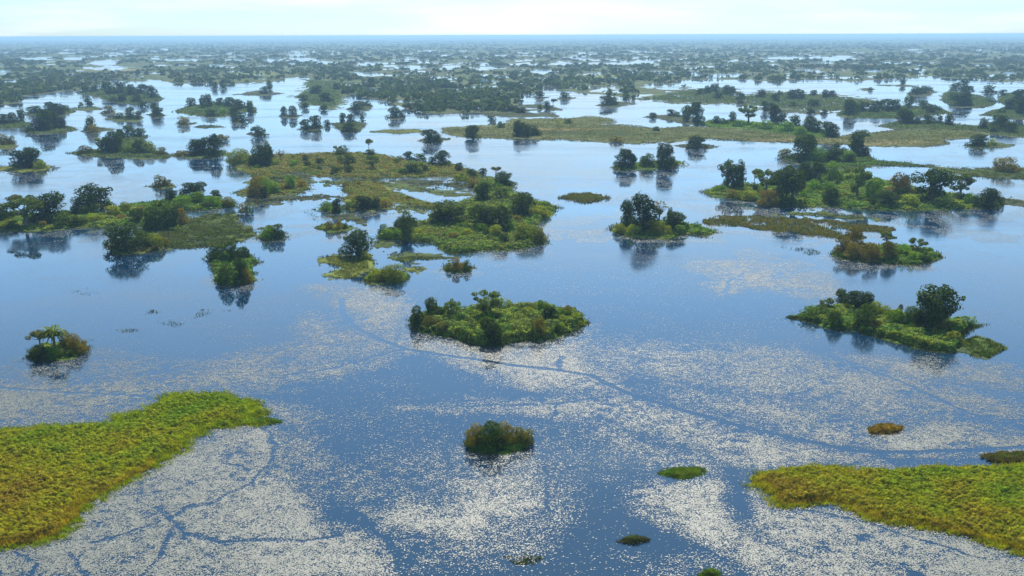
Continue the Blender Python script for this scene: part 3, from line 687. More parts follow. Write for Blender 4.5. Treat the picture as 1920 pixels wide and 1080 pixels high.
BED_L = [(-330, 800), (-290, 812), (-160, 818), (-80, 808), (0, 812), (90, 803), (150, 800), (215, 795), (225, 783), (262, 775), (290, 762), (310, 748), (335, 742), (370, 744), (420, 741), (440, 750), (470, 754), (480, 768), (474, 785), (484, 796), (440, 797), (385, 806), (345, 822), (335, 845), (310, 852), (280, 880), (215, 915), (160, 945), (140, 975), (105, 1006), (60, 1020), (0, 1028), (-100, 1062), (-220, 1090), (-320, 1080), (-360, 960)]
BED_R = [(1412, 905), (1425, 890), (1470, 884), (1520, 876), (1560, 878), (1600, 884), (1680, 884), (1710, 884), (1740, 878), (1850, 880), (1930, 872), (2040, 868), (2140, 880), (2230, 905), (2260, 960), (2200, 1040), (2120, 1085), (2030, 1066), (1920, 1038), (1850, 1014), (1770, 995), (1700, 985), (1640, 975), (1590, 950), (1560, 940), (1500, 948), (1462, 948), (1452, 930), (1430, 918)]

# far shore of the open water: above it the flood plain is mostly land
VEDGE = [(-900, 196), (0, 196), (38, 192), (50, 180), (140, 170), (165, 165), (225, 154), (300, 151), (320, 156), (400, 158), (480, 157), (520, 151), (570, 141), (600, 160), (640, 181), (665, 180), (720, 189), (768, 206), (790, 212), (900, 213), (960, 212), (985, 180), (1010, 172), (1060, 172), (1120, 176), (1180, 184), (1235, 184), (1290, 172), (1310, 149), (1340, 148), (1390, 149), (1440, 153), (1500, 149), (1560, 150), (1600, 153), (1680, 148), (1730, 145), (1850, 150), (1920, 158), (2800, 160)]
FAR_WATER = [(60, 110, 30, 2.2), (140, 110, 26, 2.6), (195, 118, 26, 5), (350, 112, 20, 2), (317, 112, 9, 2), (405, 124, 18, 2.5), (130, 94, 14, 1.4), (240, 97, 14, 1.4), (308, 93, 8, 2.4), (430, 100, 8, 1.5), (520, 115, 26, 2.6), (572, 112, 26, 3.5), (612, 118, 24, 3), (495, 125, 16, 2), (25, 152, 22, 2.6), (85, 155, 12, 1.2), (175, 154, 40, 1.5),
    (690, 120, 20, 3.5), (768, 127, 30, 4.5), (688, 140, 32, 4), (780, 135, 26, 2.5), (850, 125, 26, 2.4), (905, 120, 13, 2.6), (930, 127, 22, 2.2), (985, 121, 36, 2.2), (1016, 134, 22, 3.6), (1050, 120, 32, 2), (655, 158, 24, 2.2), (1000, 149, 22, 2.2), (1026, 147, 16, 2), (966, 156, 16, 1.6), (1000, 160, 22, 1.8), (1024, 166, 26, 3.6), (1046, 172, 30, 2), (1120, 113, 52, 1.5), (1150, 119, 82, 2.2), (1200, 117, 26, 1.8), (1115, 139, 13, 2), (1235, 136, 42, 2.6),
    (1480, 109, 56, 2.4), (1550, 110, 55, 3.6), (1580, 106, 20, 2), (1700, 118, 58, 1.6), (1400, 100, 8, 1.2), (1305, 143, 14, 3.5), (1345, 142, 30, 3.5), (1306, 156, 34, 7), (1462, 146, 20, 2), (1470, 154, 24, 2.4), (1690, 133, 7, 1.5), (1260, 166, 30, 2.4), (905, 204, 44, 3.6), (880, 192, 16, 1.6), (900, 196, 14, 1.4), (985, 207, 30, 1.5), (1205, 179, 14, 1.8), (1590, 146, 30, 2), (560, 104, 18, 1.4), (830, 104, 16, 1.2), (940, 104, 20, 1.2), (450, 134, 14, 1.5), (1010, 104, 18, 1.0), (1715, 93, 14, 1.0), (1750, 95, 8, 0.8)]
FAR_TINT = [(210, 131, 75, 2.6, G_TAN), (70, 126, 50, 3.5, (0.11, 0.12, 0.04)), (480, 139, 60, 4, (0.10, 0.13, 0.03)), (1110, 146, 70, 5, (0.13, 0.16, 0.03)), (1180, 142, 60, 3, G_TAN), (1240, 183, 70, 4, (0.12, 0.14, 0.03)), (1560, 125, 120, 7, (0.085, 0.075, 0.045)), (600, 100, 60, 4, (0.12, 0.10, 0.05)), (1370, 160, 40, 5, (0.10, 0.12, 0.03)), (1720, 140, 120, 4, (0.09, 0.11, 0.03)), (680, 108, 50, 4, (0.10, 0.12, 0.05)), (1350, 132, 90, 3, (0.09, 0.11, 0.03)), (580, 100, 70, 3, (0.12, 0.11, 0.05)), (80, 98, 30, 2, (0.1, 0.11, 0.05))]
# ================================================================== ground
ALLPOLY = [(d['poly'], d['soil'], 0.6 if d['phrase'] in PATCHY else 1.0) for d in I] + [(p, s, 0.6) for p, s in STRIPS] + [(BED_L, (0.055, 0.06, 0.016), 1.0), (BED_R, (0.055, 0.06, 0.016), 1.0)]

def terrain():
    vrows = np.concatenate([np.linspace(3.8, 15, 60, endpoint=False), np.linspace(15, 195, 330, endpoint=False), np.linspace(195, 1040, 620)])
    ucols = np.linspace(-260, 2180, 1500)
    U, V = np.meshgrid(ucols, vrows)                      # rows are angles below the horizon
    V = V + horizon(U)
    XY = ground(U, V); X = XY[..., 0]; Y = XY[..., 1]
    sl = slant(X, Y); mpp = sl / FPX
    phi = np.arctan2(X, Y); lr = np.log(np.hypot(X, Y))
    nf = fbm(phi * 170, lr * 170, 4, 1) - 0.5
    nc = fbm(phi * 40, lr * 40, 4, 5) - 0.5
    ve = np.interp(U, [a for a, b in VEDGE], [b for a, b in VEDGE])
    f = (ve - V) * 3 + nc * 22
    lake = fbm(phi * 55, lr * 22, 4, 11)
    band = np.clip((V - 84) / 12, 0, 1)
    f = np.minimum(f, (0.625 - lake) * 300 + (1 - band) * 100)
    for cx, cy, rx, ry in FAR_WATER:
        e = 1 - np.sqrt(((U - cx) / rx) ** 2 + ((V - cy) / ry) ** 2)
        f = np.minimum(f, -e * ry * 3 - nf * 3.5)
    f = f + nf * 3
    tint = np.empty(U.shape + (3,))
    mixn = np.clip(fbm(phi * 60, lr * 30, 3, 21) * 2.2 - 0.6, 0, 1)[..., None]
    tint[:] = np.array(G_MARSH) * (1 - mixn) + np.array((0.065, 0.075, 0.03)) * mixn
    for cx, cy, rx, ry, c in FAR_TINT:
        w = np.clip(1.6 * (1 - np.sqrt(((U - cx) / rx) ** 2 + ((V - cy) / ry) ** 2)) + nf * 0.8, 0, 1)[..., None]
        tint = tint * (1 - w) + np.array(c) * w
    for poly, soil, amp in ALLPOLY:
        P = np.array(poly); u0, v0 = P.min(0) - 26; u1, v1 = P.max(0) + [26, 12]
        c0, c1 = np.searchsorted(ucols, [u0, u1]); r0, r1 = np.searchsorted(vrows, [v0 - 66 - 6, v1 - 66 + 6])
        if c1 <= c0 or r1 <= r0: continue
        s = np.s_[r0:r1, c0:c1]
        g = sd_poly(U[s], V[s], poly) + nf[s] * 17 + nc[s] * 16 + 0.5
        if amp < 1: g = np.minimum(g, 3.5) + nf[s] * 42 + nc[s] * 20 - 0.5
        up = g > f[s]
        f[s] = np.where(up, g, f[s])
        t = tint[s]; t[up] = soil; tint[s] = t
    for cx, cy, rx, ry in PONDS:
        e = 1 - np.sqrt(((U - cx) / rx) ** 2 + ((V - cy) / ry) ** 2)
        f = np.minimum(f, -e * ry * 4 - nf * 16)
    for cx, cy, rx, ry, c in LATE_TINT:
        w = np.clip(1.5 * (1 - np.sqrt(((U - cx) / rx) ** 2 + ((V - cy) / ry) ** 2)) + nf * 1.6 + nc, 0, 1)[..., None] * 0.85
        tint = tint * (1 - w) + np.array(c) * w
    z = np.clip(f * mpp * 0.2, -0.5, 0.45)
    land = f > 0
    z = np.where(land, z + 0.25 * np.clip(f / 8, 0, 1) * fbm(X / 5, Y / 5, 3, 8), z)
    shore = np.clip(1 - f / 4.5, 0, 1)[..., None] * 0.75
    tint = tint * (1 - shore) + np.array((0.05, 0.046, 0.026)) * shore
    R, Cc = U.shape
    idx = np.arange(R * Cc).reshape(R, Cc)
    q = np.stack([idx[:-1, :-1], idx[:-1, 1:], idx[1:, 1:], idx[1:, :-1]], -1)[..., ::-1]
    keep = (np.maximum.reduce([z[:-1, :-1], z[:-1, 1:], z[1:, 1:], z[1:, :-1]]) > -0.03)
    F = q[keep]
    used = np.unique(F); remap = np.full(R * Cc, -1); remap[used] = np.arange(len(used))
    verts = np.stack([X, Y, z], -1).reshape(-1, 3)[used]
    me = mesh_from('ground', verts, remap[F], M_GROUND, {'tint': tint.reshape(-1, 3)[used]}, smooth=True)
    tag(obj('ground', me), kind='structure')
    return U, V, f
GU, GV, GF = terrain()

def field_at(u, v):
    """land field of the nearest terrain sample"""
    ci = np.clip(np.round((u - GU[0, 0]) / (GU[0, 1] - GU[0, 0])).astype(int), 0, GU.shape[1] - 1)
    ri = np.clip(np.searchsorted(GV[:, 0] - horizon(GU[0, 0]), v - horizon(u)), 0, GV.shape[0] - 1)
    return GF[ri, ci]

def water():
    s = np.sinh(np.linspace(-7.4, 7.4, 90)); s = s / s.max() * 50000
    t = np.sinh(np.linspace(-2.0, 7.4, 90)); t = t / t.max() * 58000
    X, Y = np.meshgrid(s, t)
    idx = np.arange(X.size).reshape(X.shape)
    F = np.stack([idx[:-1, :-1], idx[:-1, 1:], idx[1:, 1:], idx[1:, :-1]], -1).reshape(-1, 4)
    me = mesh_from('water', np.stack([X, Y, np.zeros_like(X)], -1).reshape(-1, 3), F, M_WATER)
    tag(obj('water', me), kind='structure')
water()

# ================================================================== plants: shapes in a unit box (width 1, height 1)
def crown_leaves(blobs, n, size, fill=0.15, rag=0.62):
    B = np.array(blobs)                                   # x y z r
    w = B[:, 3] ** 2; w = w / w.sum()
    k = rng.choice(len(B), int(n * 1.5), p=w)
    d = unit(rng.normal(size=(len(k), 3)))
    rr = np.where(rng.random(len(k)) < fill, rng.uniform(0.3, 0.8, len(k)), rng.uniform(0.82, 1.08, len(k)))
    rr = rr * (1.03 - rag / 2 + rag * vnoise(d[:, 0] * 2.4 + k * 7.3, d[:, 1] * 2.4 + d[:, 2] * 2.1 + k * 3.1, 5))
    c = B[k, :3] + d * (B[k, 3] * rr)[:, None] * [1.12, 1.12, 0.92]
    deep = np.zeros(len(k), bool)
    for b in B:
        deep |= np.linalg.norm(c - b[:3], axis=1) < b[3] * 0.68
    keep = (~deep | (rng.random(len(k)) < 0.12)) & (c[:, 2] > 0.005)
    c = c[keep][:n]; d = d[keep][:n]
    nr = unit(d * 1.0 + rng.normal(size=d.shape) * 0.55 + [0, 0, 0.2])
    return leaf_quads(c, nr, size * rng.uniform(0.6, 1.3, len(c)), 0.7)

def rblob(c, rad, r0, r1, n, r):
    out = []
    for _ in range(n):
        d = r.normal(size=3); d /= np.linalg.norm(d); d *= r.uniform(0.55, 1.0)
        q = np.array(c) + d * np.array(rad)
        out.append((q[0], q[1], q[2], r.uniform(r0, r1)))
    return out

def limbs(blobs, z0, rad, r, n=6, base=0.0, lean=0.0):
    """trunk from the foot to z0, then limbs to blob centres"""
    top = np.array([lean, 0, z0])
    mid = np.array([lean * 0.35 + r.uniform(-.02, .02), r.uniform(-.02, .02), z0 * 0.5])
    parts = [tube([(0, 0, base), mid, top], [rad * 1.25, rad, rad * 0.8])]
    ch = r.permutation(len(blobs))[:n]
    for k in ch:
        b = np.array(blobs[k][:3])
        m = top * 0.45 + b * 0.55 + r.normal(size=3) * 0.03
        parts.append(tube([top * 0.98, m, b], [rad * 0.6, rad * 0.35, rad * 0.12], 4))
    return join(parts)

def proto(kind, lod, seed):
    r = np.random.default_rng(seed * 101 + ord(kind))
    n = {2: 4200, 1: 1500, 0: 420}[lod]
    ls = {2: 0.024, 1: 0.037, 0: 0.066}[lod]
    trunk = None
    if kind == 'R':
        bl = rblob((r.uniform(-.06, .06), 0, .55), (.30, .30, .27), .12, .20, 13, r) + rblob((0, 0, .8), (.18, .18, .08), .09, .13, 2, r) + [(r.uniform(-.34, .34), r.uniform(-.34, .34), r.uniform(.08, .26), r.uniform(.12, .17)) for _ in range(10)] + rblob((0, 0, .55), (.42, .42, .36), .05, .09, 9, r)
        trunk = limbs(bl, .42, .045, r)
    elif kind == 'T':
        bl = rblob((r.uniform(-.05, .05), 0, .66), (.36, .36, .22), .10, .17, 15, r) + rblob((r.uniform(-.1, .1), 0, .36), (.32, .32, .14), .09, .14, 8, r) + [(r.uniform(-.25, .25), r.uniform(-.25, .25), .07, .11) for _ in range(4)] + rblob((0, 0, .64), (.45, .45, .28), .05, .08, 9, r)
        trunk = limbs(bl, .45, .05, r, 8)
        n = int(n * 1.0)
    elif kind == 'O':
        bl = rblob((0, 0, .68), (.42, .40, .27), .055, .105, 19, r) + rblob((0, 0, .4), (.28, .28, .1), .05, .08, 4, r)
        trunk = limbs(bl, .42, .038, r, 11)
        n = int(n * 0.75)
    elif kind in 'BYNG':
        bl = rblob((0, 0, .44), (.34, .34, .34), .12, .22, 12, r) + [(.33 * math.cos(a), .33 * math.sin(a), r.uniform(.12, .2), r.uniform(.13, .18)) for a in np.arange(7) * .9]
    elif kind == 'S':
        bl = [(r.normal() * .09, r.normal() * .09, z, .27 * (1.12 - abs(z - .5)) * r.uniform(.7, 1.1)) for z in np.linspace(.14, .86, 9)] + rblob((0, 0, .5), (.25, .25, .36), .1, .16, 7, r)
        trunk = limbs(bl, .5, .06, r, 5)
    elif kind == 'F':
        bl = [(x, y, .86 + r.uniform(-.06, .05), r.uniform(.09, .14)) for x, y in r.uniform(-.36, .36, (11, 2))]
        trunk = limbs(bl, .62, .035, r, 10)
        n = int(n * 0.55)
    elif kind == 'P':
        bl = rblob((0, 0, .86), (.22, .22, .08), .08, .13, 7, r)
        trunk = limbs(bl, .84, .04, r, 3)
        n = int(n * 0.4)
    elif kind == 'D':
        ends = rblob((0, 0, .72), (.42, .36, .26), .03, .05, 26, r)
        trunk = limbs(ends, .4, .035, r, 26)
        bl = ends; n = int(n * 0.14)
    if kind in 'OTSR' and lod == 2:
        n = int(n * 1.15)
    v, f = crown_leaves(bl, n, ls * (0.9 if kind in 'OD' else 1.0), 0.12, 0.30 if kind in 'BYNG' else 0.60)
    if kind == 'P':                                       # drooping fronds
        nfr = 70 if lod else 30
        a = r.uniform(0, 2 * math.pi, nfr); e = r.uniform(-.5, .9, nfr); q = []
        for aa, ee in zip(a, e):
            p0 = np.array([0, 0, .86]); dr = np.array([math.cos(aa), math.sin(aa), ee])
            p1 = p0 + dr * .28; p2 = p0 + dr * .45 + np.array([0, 0, -.16]); sd = np.array([-math.sin(aa), math.cos(aa), 0]) * .03
            q += [p0, p1 + sd, p2, p1 - sd]
        fv = np.array(q); ff = np.arange(len(q)).reshape(-1, 4)
        v, f = join([(v, f), (fv, ff)])
    zs = 1.0 / np.percentile(v[:, 2], 98.5); rs = 0.5 / np.percentile(np.abs(v[:, :2]), 97.5)   # fill the unit box
    v = v * [rs, rs, zs]
    if trunk is not None: trunk = (trunk[0] * [rs, rs, zs], trunk[1])
    nm = {'R': 'round', 'T': 'tall', 'O': 'open', 'S': 'slender', 'F': 'flat', 'P': 'palm', 'D': 'bare'}.get(kind, 'bush')
    crown = mesh_from(nm + '_crown', v, f, M_LEAF)
    if trunk is None:
        return crown, None, crown
    tm = mesh_from(nm + '_trunk', trunk[0], trunk[1], M_BARK, smooth=True)
    whole = None
    if lod < 2:
        av, af = join([(v, f), trunk])
        whole = mesh_from(nm + '_tree', av, af, M_LEAF)
        whole.materials.append(M_BARK)
        whole.polygons.foreach_set('material_index', np.concatenate([np.zeros(len(f), np.int32), np.ones(len(trunk[1]), np.int32)]))
    return crown, tm, whole
_cache = {}
def get_proto(kind, lod, seed):
    k = ('B' if kind in 'BYNG' else kind, lod, seed)
    if k not in _cache: _cache[k] = proto(*k)
    return _cache[k]

TINTS = {'R': [(0.030, 0.055, 0.013), (0.036, 0.062, 0.014), (0.028, 0.048, 0.015)], 'T': [(0.036, 0.060, 0.016), (0.042, 0.066, 0.018)],
         'O': [(0.060, 0.085, 0.030), (0.052, 0.080, 0.022)], 'B': [(0.042, 0.075, 0.013), (0.036, 0.062, 0.014)],
         'Y': [(0.115, 0.130, 0.016), (0.095, 0.120, 0.016)], 'N': [(0.082, 0.066, 0.022), (0.070, 0.066, 0.018), (0.095, 0.078, 0.020)],
         'G': [(0.055, 0.110, 0.012), (0.065, 0.115, 0.014)], 'S': [(0.048, 0.070, 0.020), (0.040, 0.062, 0.016)],
         'F': [(0.060, 0.066, 0.034)], 'P': [(0.060, 0.085, 0.030)], 'D': [(0.11, 0.09, 0.06)]}
WORDS = {'R': ('round_tree', 'tree', 'dark round tree'), 'T': ('spreading_tree', 'tree', 'wide crowned tree'), 'O': ('open_tree', 'tree', 'airy pale tree'),
         'B': ('green_bush', 'bush', 'dark green bush'), 'Y': ('yellow_bush', 'bush', 'yellow green bush'), 'N': ('brown_bush', 'bush', 'brownish bush'),
         'G': ('leafy_bush', 'bush', 'bright green bush'), 'S': ('slender_tree', 'tree', 'slender upright tree'), 'F': ('flat_topped_tree', 'tree', 'flat topped tree'),
         'P': ('palm_tree', 'palm', 'shaggy palm'), 'D': ('bare_tree', 'tree', 'leafless pale tree')}
GROUPS = {'tree': 'trees on the islands', 'bush': 'bushes on the islands', 'palm': 'trees on the islands'}
ORD = ['', 'second ', 'third ', 'fourth ', 'fifth ', 'sixth ', 'seventh ', 'eighth ', 'ninth ', 'tenth ', 'eleventh ', 'twelfth ', 'thirteenth ', 'fourteenth ', 'fifteenth ', 'sixteenth ', 'seventeenth ', 'eighteenth ', 'nineteenth ', 'twentieth ', 'twenty-first ', 'twenty-second ']

def label_for(adj, rank, n, phrase):
    if n == 1: return f'{adj} on {phrase}'
    if rank == n - 1: return f'rightmost {adj} on {phrase}'
    if rank == 0: return f'leftmost {adj} on {phrase}'
    return f'{ORD[rank]}{adj} from left on {phrase}'

def plant(x, y, h, w, kind, label):
    g = ground(x, y, 0.2); sl = float(slant(*g)); mpp = sl / FPX
    H = h * mpp * 0.95; W = w * mpp * (1.04 if kind in 'RTO' else 0.97)
    lod = 2 if h >= 25 else (1 if h >= 14 else 0)
    seed = int(rng.integers(0, 5 if lod == 2 else 6))
    crown, trunk, whole = get_proto(kind, lod, seed)
    name, cat, adj = WORDS[kind]
    tint = np.array(TINTS[kind][int(rng.integers(len(TINTS[kind])))]) * rng.uniform(0.8, 1.25) * np.array([1.65, 1.62, 0.45]) * {'R': 0.60, 'T': 0.66, 'B': 0.68, 'S': 0.70, 'G': 0.95}.get(kind, 1.0)
    rz = rng.uniform(0, 2 * math.pi)
    dep = W * rng.uniform(0.85, 1.1)
    # the foot stands a little behind the front of the crown
    gy = g + unit(g) * (0.30 * W if kind in 'BYNGR' else 0.1 * W)
    if trunk is None or (h < 20 and whole is not None):
        o = obj(name, whole if trunk is not None else crown, None, (gy[0], gy[1], 0.05))
        o.scale = (W, dep, H); o.rotation_euler = (0, 0, rz); o.color = (*tint, 1)
        root = o
    else:
        root = obj(name, None, None, (gy[0], gy[1], 0.05))
        root.empty_display_size = 1.0
        c = obj('crown', crown, root); t = obj('trunk', trunk, root)
        for q in (c, t):
            q.scale = (W, dep, H); q.rotation_euler = (0, 0, rz)
        c.color = (*tint, 1)
    tag(root, label, cat, GROUPS[cat])
    return root

def plant_all():
    n = 0
    for d in I:
        if d['phrase'] in AUTO:
            cnt, kinds = AUTO[d['phrase']]
            P = np.array(d['poly'], float); got = 0
            while got < cnt:
                x, y = rng.uniform(P.min(0), P.max(0))
                if float(sd_poly(np.array([x]), np.array([y]), d['poly'])[0]) < 9: continue
                if min([abs(x - q[0]) / 8 + abs(y - q[1]) / 5 for q in d['plants']] + [9]) < 1: continue
                mpp = float(slant(*ground(x, y))) / FPX
                kd = kinds[int(rng.integers(len(kinds)))]
                if sum(q[4] == kd for q in d['plants']) > 18: continue
                h = (rng.uniform(5.0, 9.5) if kd == 'R' else rng.uniform(2.6, 5.4)) / mpp
                d['plants'].append((x, y, h, h * (rng.uniform(0.75, 1.15) if kd == 'R' else rng.uniform(1.1, 1.7)), kd)); got += 1
        by = {}
        for p in d['plants']:
            by.setdefault(p[4], []).append(p)
        for kind, ps in by.items():
            ps.sort(key=lambda p: p[0])
            for r, p in enumerate(ps):
                plant(*p[:4], kind, label_for(WORDS[kind][2], r, len(ps), d['phrase'])); n += 1
    print('PLANTS', n)
plant_all()

# ================================================================== ground cover
def sample_poly(poly, dens, grow=0.0):
    P = np.array(poly, float); lo = P.min(0) - grow; hi = P.max(0) + [grow, grow / 3]
    n = int((hi[0] - lo[0]) * (hi[1] - lo[1]) * dens)
    u = rng.uniform(lo[0], hi[0], n); v = rng.uniform(lo[1], hi[1], n)
    s = sd_poly(u, v, poly)
    k = s > -grow
    return u[k], v[k], s[k]

def bumps(x, y, sp, seed):
    """cushions on a jittered grid: height 0..1, id of the cushion"""
    x = x / sp; y = y / sp; xi = np.floor(x); yi = np.floor(y)
    best = np.zeros(x.shape); bid = np.zeros(x.shape); nx = np.zeros(x.shape); ny = np.zeros(x.shape)
    for dx in (-1, 0, 1):
        for dy in (-1, 0, 1):
            a = (xi + dx).astype(np.int64); b = (yi + dy).astype(np.int64)
            h = (a * 73856093 ^ b * 19349663 ^ seed * 83492791) & 4095
            jx = _vals[h]; jy = _vals[(h * 7 + 11) & 4095]; jr = 0.55 + 0.4 * _vals[(h * 13 + 5) & 4095]; jh = 0.55 + 0.45 * _vals[(h * 29 + 3) & 4095]
            d2 = (x - a - jx) ** 2 + (y - b - jy) ** 2
            z = jh * np.sqrt(np.clip(1 - d2 / jr ** 2, 0, 1))
            m = z > best
            best = np.where(m, z, best); bid = np.where(m, _vals[(h * 3 + 1) & 4095], bid)
            nx = np.where(m, (x - a - jx) / jr, nx); ny = np.where(m, (y - b - jy) / jr, ny)
    return best, bid, np.stack([nx, ny, np.sqrt(np.clip(1 - nx ** 2 - ny ** 2, 0.02, 1))], -1)

def pick(palette, t):
    P = np.array(palette)
    t = np.clip(t, 0, 0.9999) * len(P)
    i = t.astype(int)
    return P[i]

def cushions(poly, height, palette, dens, sp, seed, leaf=1.5, bias=None, land=True, mix=True):
    u, v, s = sample_poly(poly, dens, 9.0)
    gg = ground(u, v); s = s + (fbm(gg[:, 0] / 4, gg[:, 1] / 4, 3, seed + 70) - 0.5) * 26 - 1.0
    k = s > 0; u, v, s = u[k], v[k], s[k]
    if land:
        k = field_at(u, v) > -1.0
        u, v, s = u[k], v[k], s[k]
    g = ground(u, v); x, y = g[:, 0], g[:, 1]
    mpp = slant(x, y) / FPX
    sp = max(sp, (5.7 if mix else 4.5) * float(np.median(mpp)))
    b, bid, bn = bumps(x, y, sp, seed)
    edge = np.clip(s / 7, 0.25, 1) if mix else np.clip(0.12 + s / 22, 0.12, 1)
    big = fbm(x / (sp * 4), y / (sp * 4), 3, seed)
    b2, bid2, bn2 = bumps(x, y, sp * 2.6, seed + 900)
    bid = 0.45 * bid + 0.55 * bid2 if mix else bid
    bn = bn + 0.6 * bn2 if mix else bn
    b = 0.45 * b + 0.75 * b2 ** 1.3 if mix else 0.8 * b + 0.4 * b2
    z = height * edge * (0.25 + 0.75 * b) * (0.55 + 0.9 * big) * (1 - 0.6 * rng.random(len(u)) ** 2.5)
    t = (0.55 if mix else 0.22) * bid + (0.75 if mix else 1.15) * (fbm(x / (sp * (5 if mix else 12)), y / (sp * (5 if mix else 12)), 3, seed + 5) - 0.5) + (0.2 if mix else 0.38) + rng.normal(size=len(u)) * 0.08
    if bias is not None: t = t * 0.75 + bias(u, v, s)
    col = pick(palette, t) * rng.uniform(0.8, 1.2, (len(u), 1))
    c = np.stack([x, y, z + 0.1], -1)
    nr = unit(rng.normal(size=c.shape) * 0.33 + bn)
    V, F = leaf_quads(c, nr, leaf * mpp * rng.uniform(0.7, 1.3, len(u)), 0.7)
    return V, F, np.repeat(col, 4, 0)

def blades(poly, height, palette, dens, seed, grow=0.0, ragged=0.0, wide=0.8, bias=None):
    u, v, s = sample_poly(poly, dens, grow)
    g = ground(u, v); x, y = g[:, 0], g[:, 1]; mpp = slant(x, y) / FPX
    if ragged:
        s = s + (fbm(u / 34, v / 10, 4, seed + 7) - .5) * 30 - 1
        nz = fbm(u / 26, v / 6, 4, seed)
        k = (nz + np.clip(s / 12, -.3, 0.35 if ragged > 0.45 else 0.22) - rng.random(len(u)) * 0.25) > (0.62 - 0.25 * ragged)
        u, v, s, x, y, mpp = u[k], v[k], s[k], x[k], y[k], mpp[k]
    n = len(u)
    t = bumps(x, y, 6.0, seed)[1] * 0.5 + fbm(x / 20, y / 20, 3, seed) * 0.6 + rng.normal(size=n) * 0.1 - 0.05
    if bias is not None: t = (1.15 * (fbm(x / 11, y / 11, 3, seed) - 0.5) + 0.5 + rng.normal(size=n) * 0.08) * 0.75 + bias(u, v, s)
    col = pick(palette, t) * rng.uniform(0.75, 1.25, (n, 1))
    h = height * rng.uniform(0.5, 1.1, n) * np.clip(0.45 + s / 10, 0.3, 1)
    a = rng.uniform(0, math.pi, n); w = wide * mpp
    dx, dy = np.cos(a) * w, np.sin(a) * w
    lx, ly = rng.normal(size=n) * 0.35 * h, rng.normal(size=n) * 0.35 * h
    z0 = np.zeros(n) - 0.05
    V = np.stack([np.stack([x - dx, y - dy, z0], -1), np.stack([x + dx, y + dy, z0], -1),
                  np.stack([x + dx * .5 + lx, y + dy * .5 + ly, h], -1), np.stack([x - dx * .5 + lx, y - dy * .5 + ly, h * 0.92], -1)], 1).reshape(-1, 3)
    return V, np.arange(4 * n).reshape(n, 4), np.repeat(col, 4, 0)

def fringe(poly, height, palette, dens, seed, width=16.0, wide=0.6):
    """stems thinning out into the water around an outline"""
    u, v, s = sample_poly(poly, dens, width)
    s = s + (fbm(u / 40, v / 14, 3, seed + 3) - .5) * 16
    nz = fbm(u / 16, v / 5, 3, seed)
    k = (s < 5) & (rng.random(len(u)) < np.clip(1 + s / width, 0, 1) ** 2 * np.clip((nz - .34) * 4.5, 0, 1))
    u, v = u[k], v[k]
    g = ground(u, v); x, y = g[:, 0], g[:, 1]; mpp = slant(x, y) / FPX; n = len(u)
    col = pick(palette, rng.random(n)) * rng.uniform(0.7, 1.2, (n, 1))
    h = height * rng.uniform(0.4, 1.1, n)
    a = rng.uniform(0, math.pi, n); w = wide * mpp
    dx, dy = np.cos(a) * w, np.sin(a) * w
    lx, ly = rng.normal(size=n) * 0.4 * h, rng.normal(size=n) * 0.4 * h
    z0 = np.zeros(n) - 0.05
    V = np.stack([np.stack([x - dx, y - dy, z0], -1), np.stack([x + dx, y + dy, z0], -1),
                  np.stack([x + dx * .4 + lx, y + dy * .4 + ly, h], -1), np.stack([x - dx * .4 + lx, y - dy * .4 + ly, h * 0.92], -1)], 1).reshape(-1, 3)
    return V, np.arange(4 * n).reshape(n, 4), np.repeat(col, 4, 0)

def stuff(name, parts, label, cat):
    V, F = join([(a, b) for a, b, c in parts]); T = np.concatenate([c for a, b, c in parts])
    me = mesh_from(name, V, F, M_SCRUB, {'tint': T})
    return tag(obj(name, me), label, cat, kind='stuff')

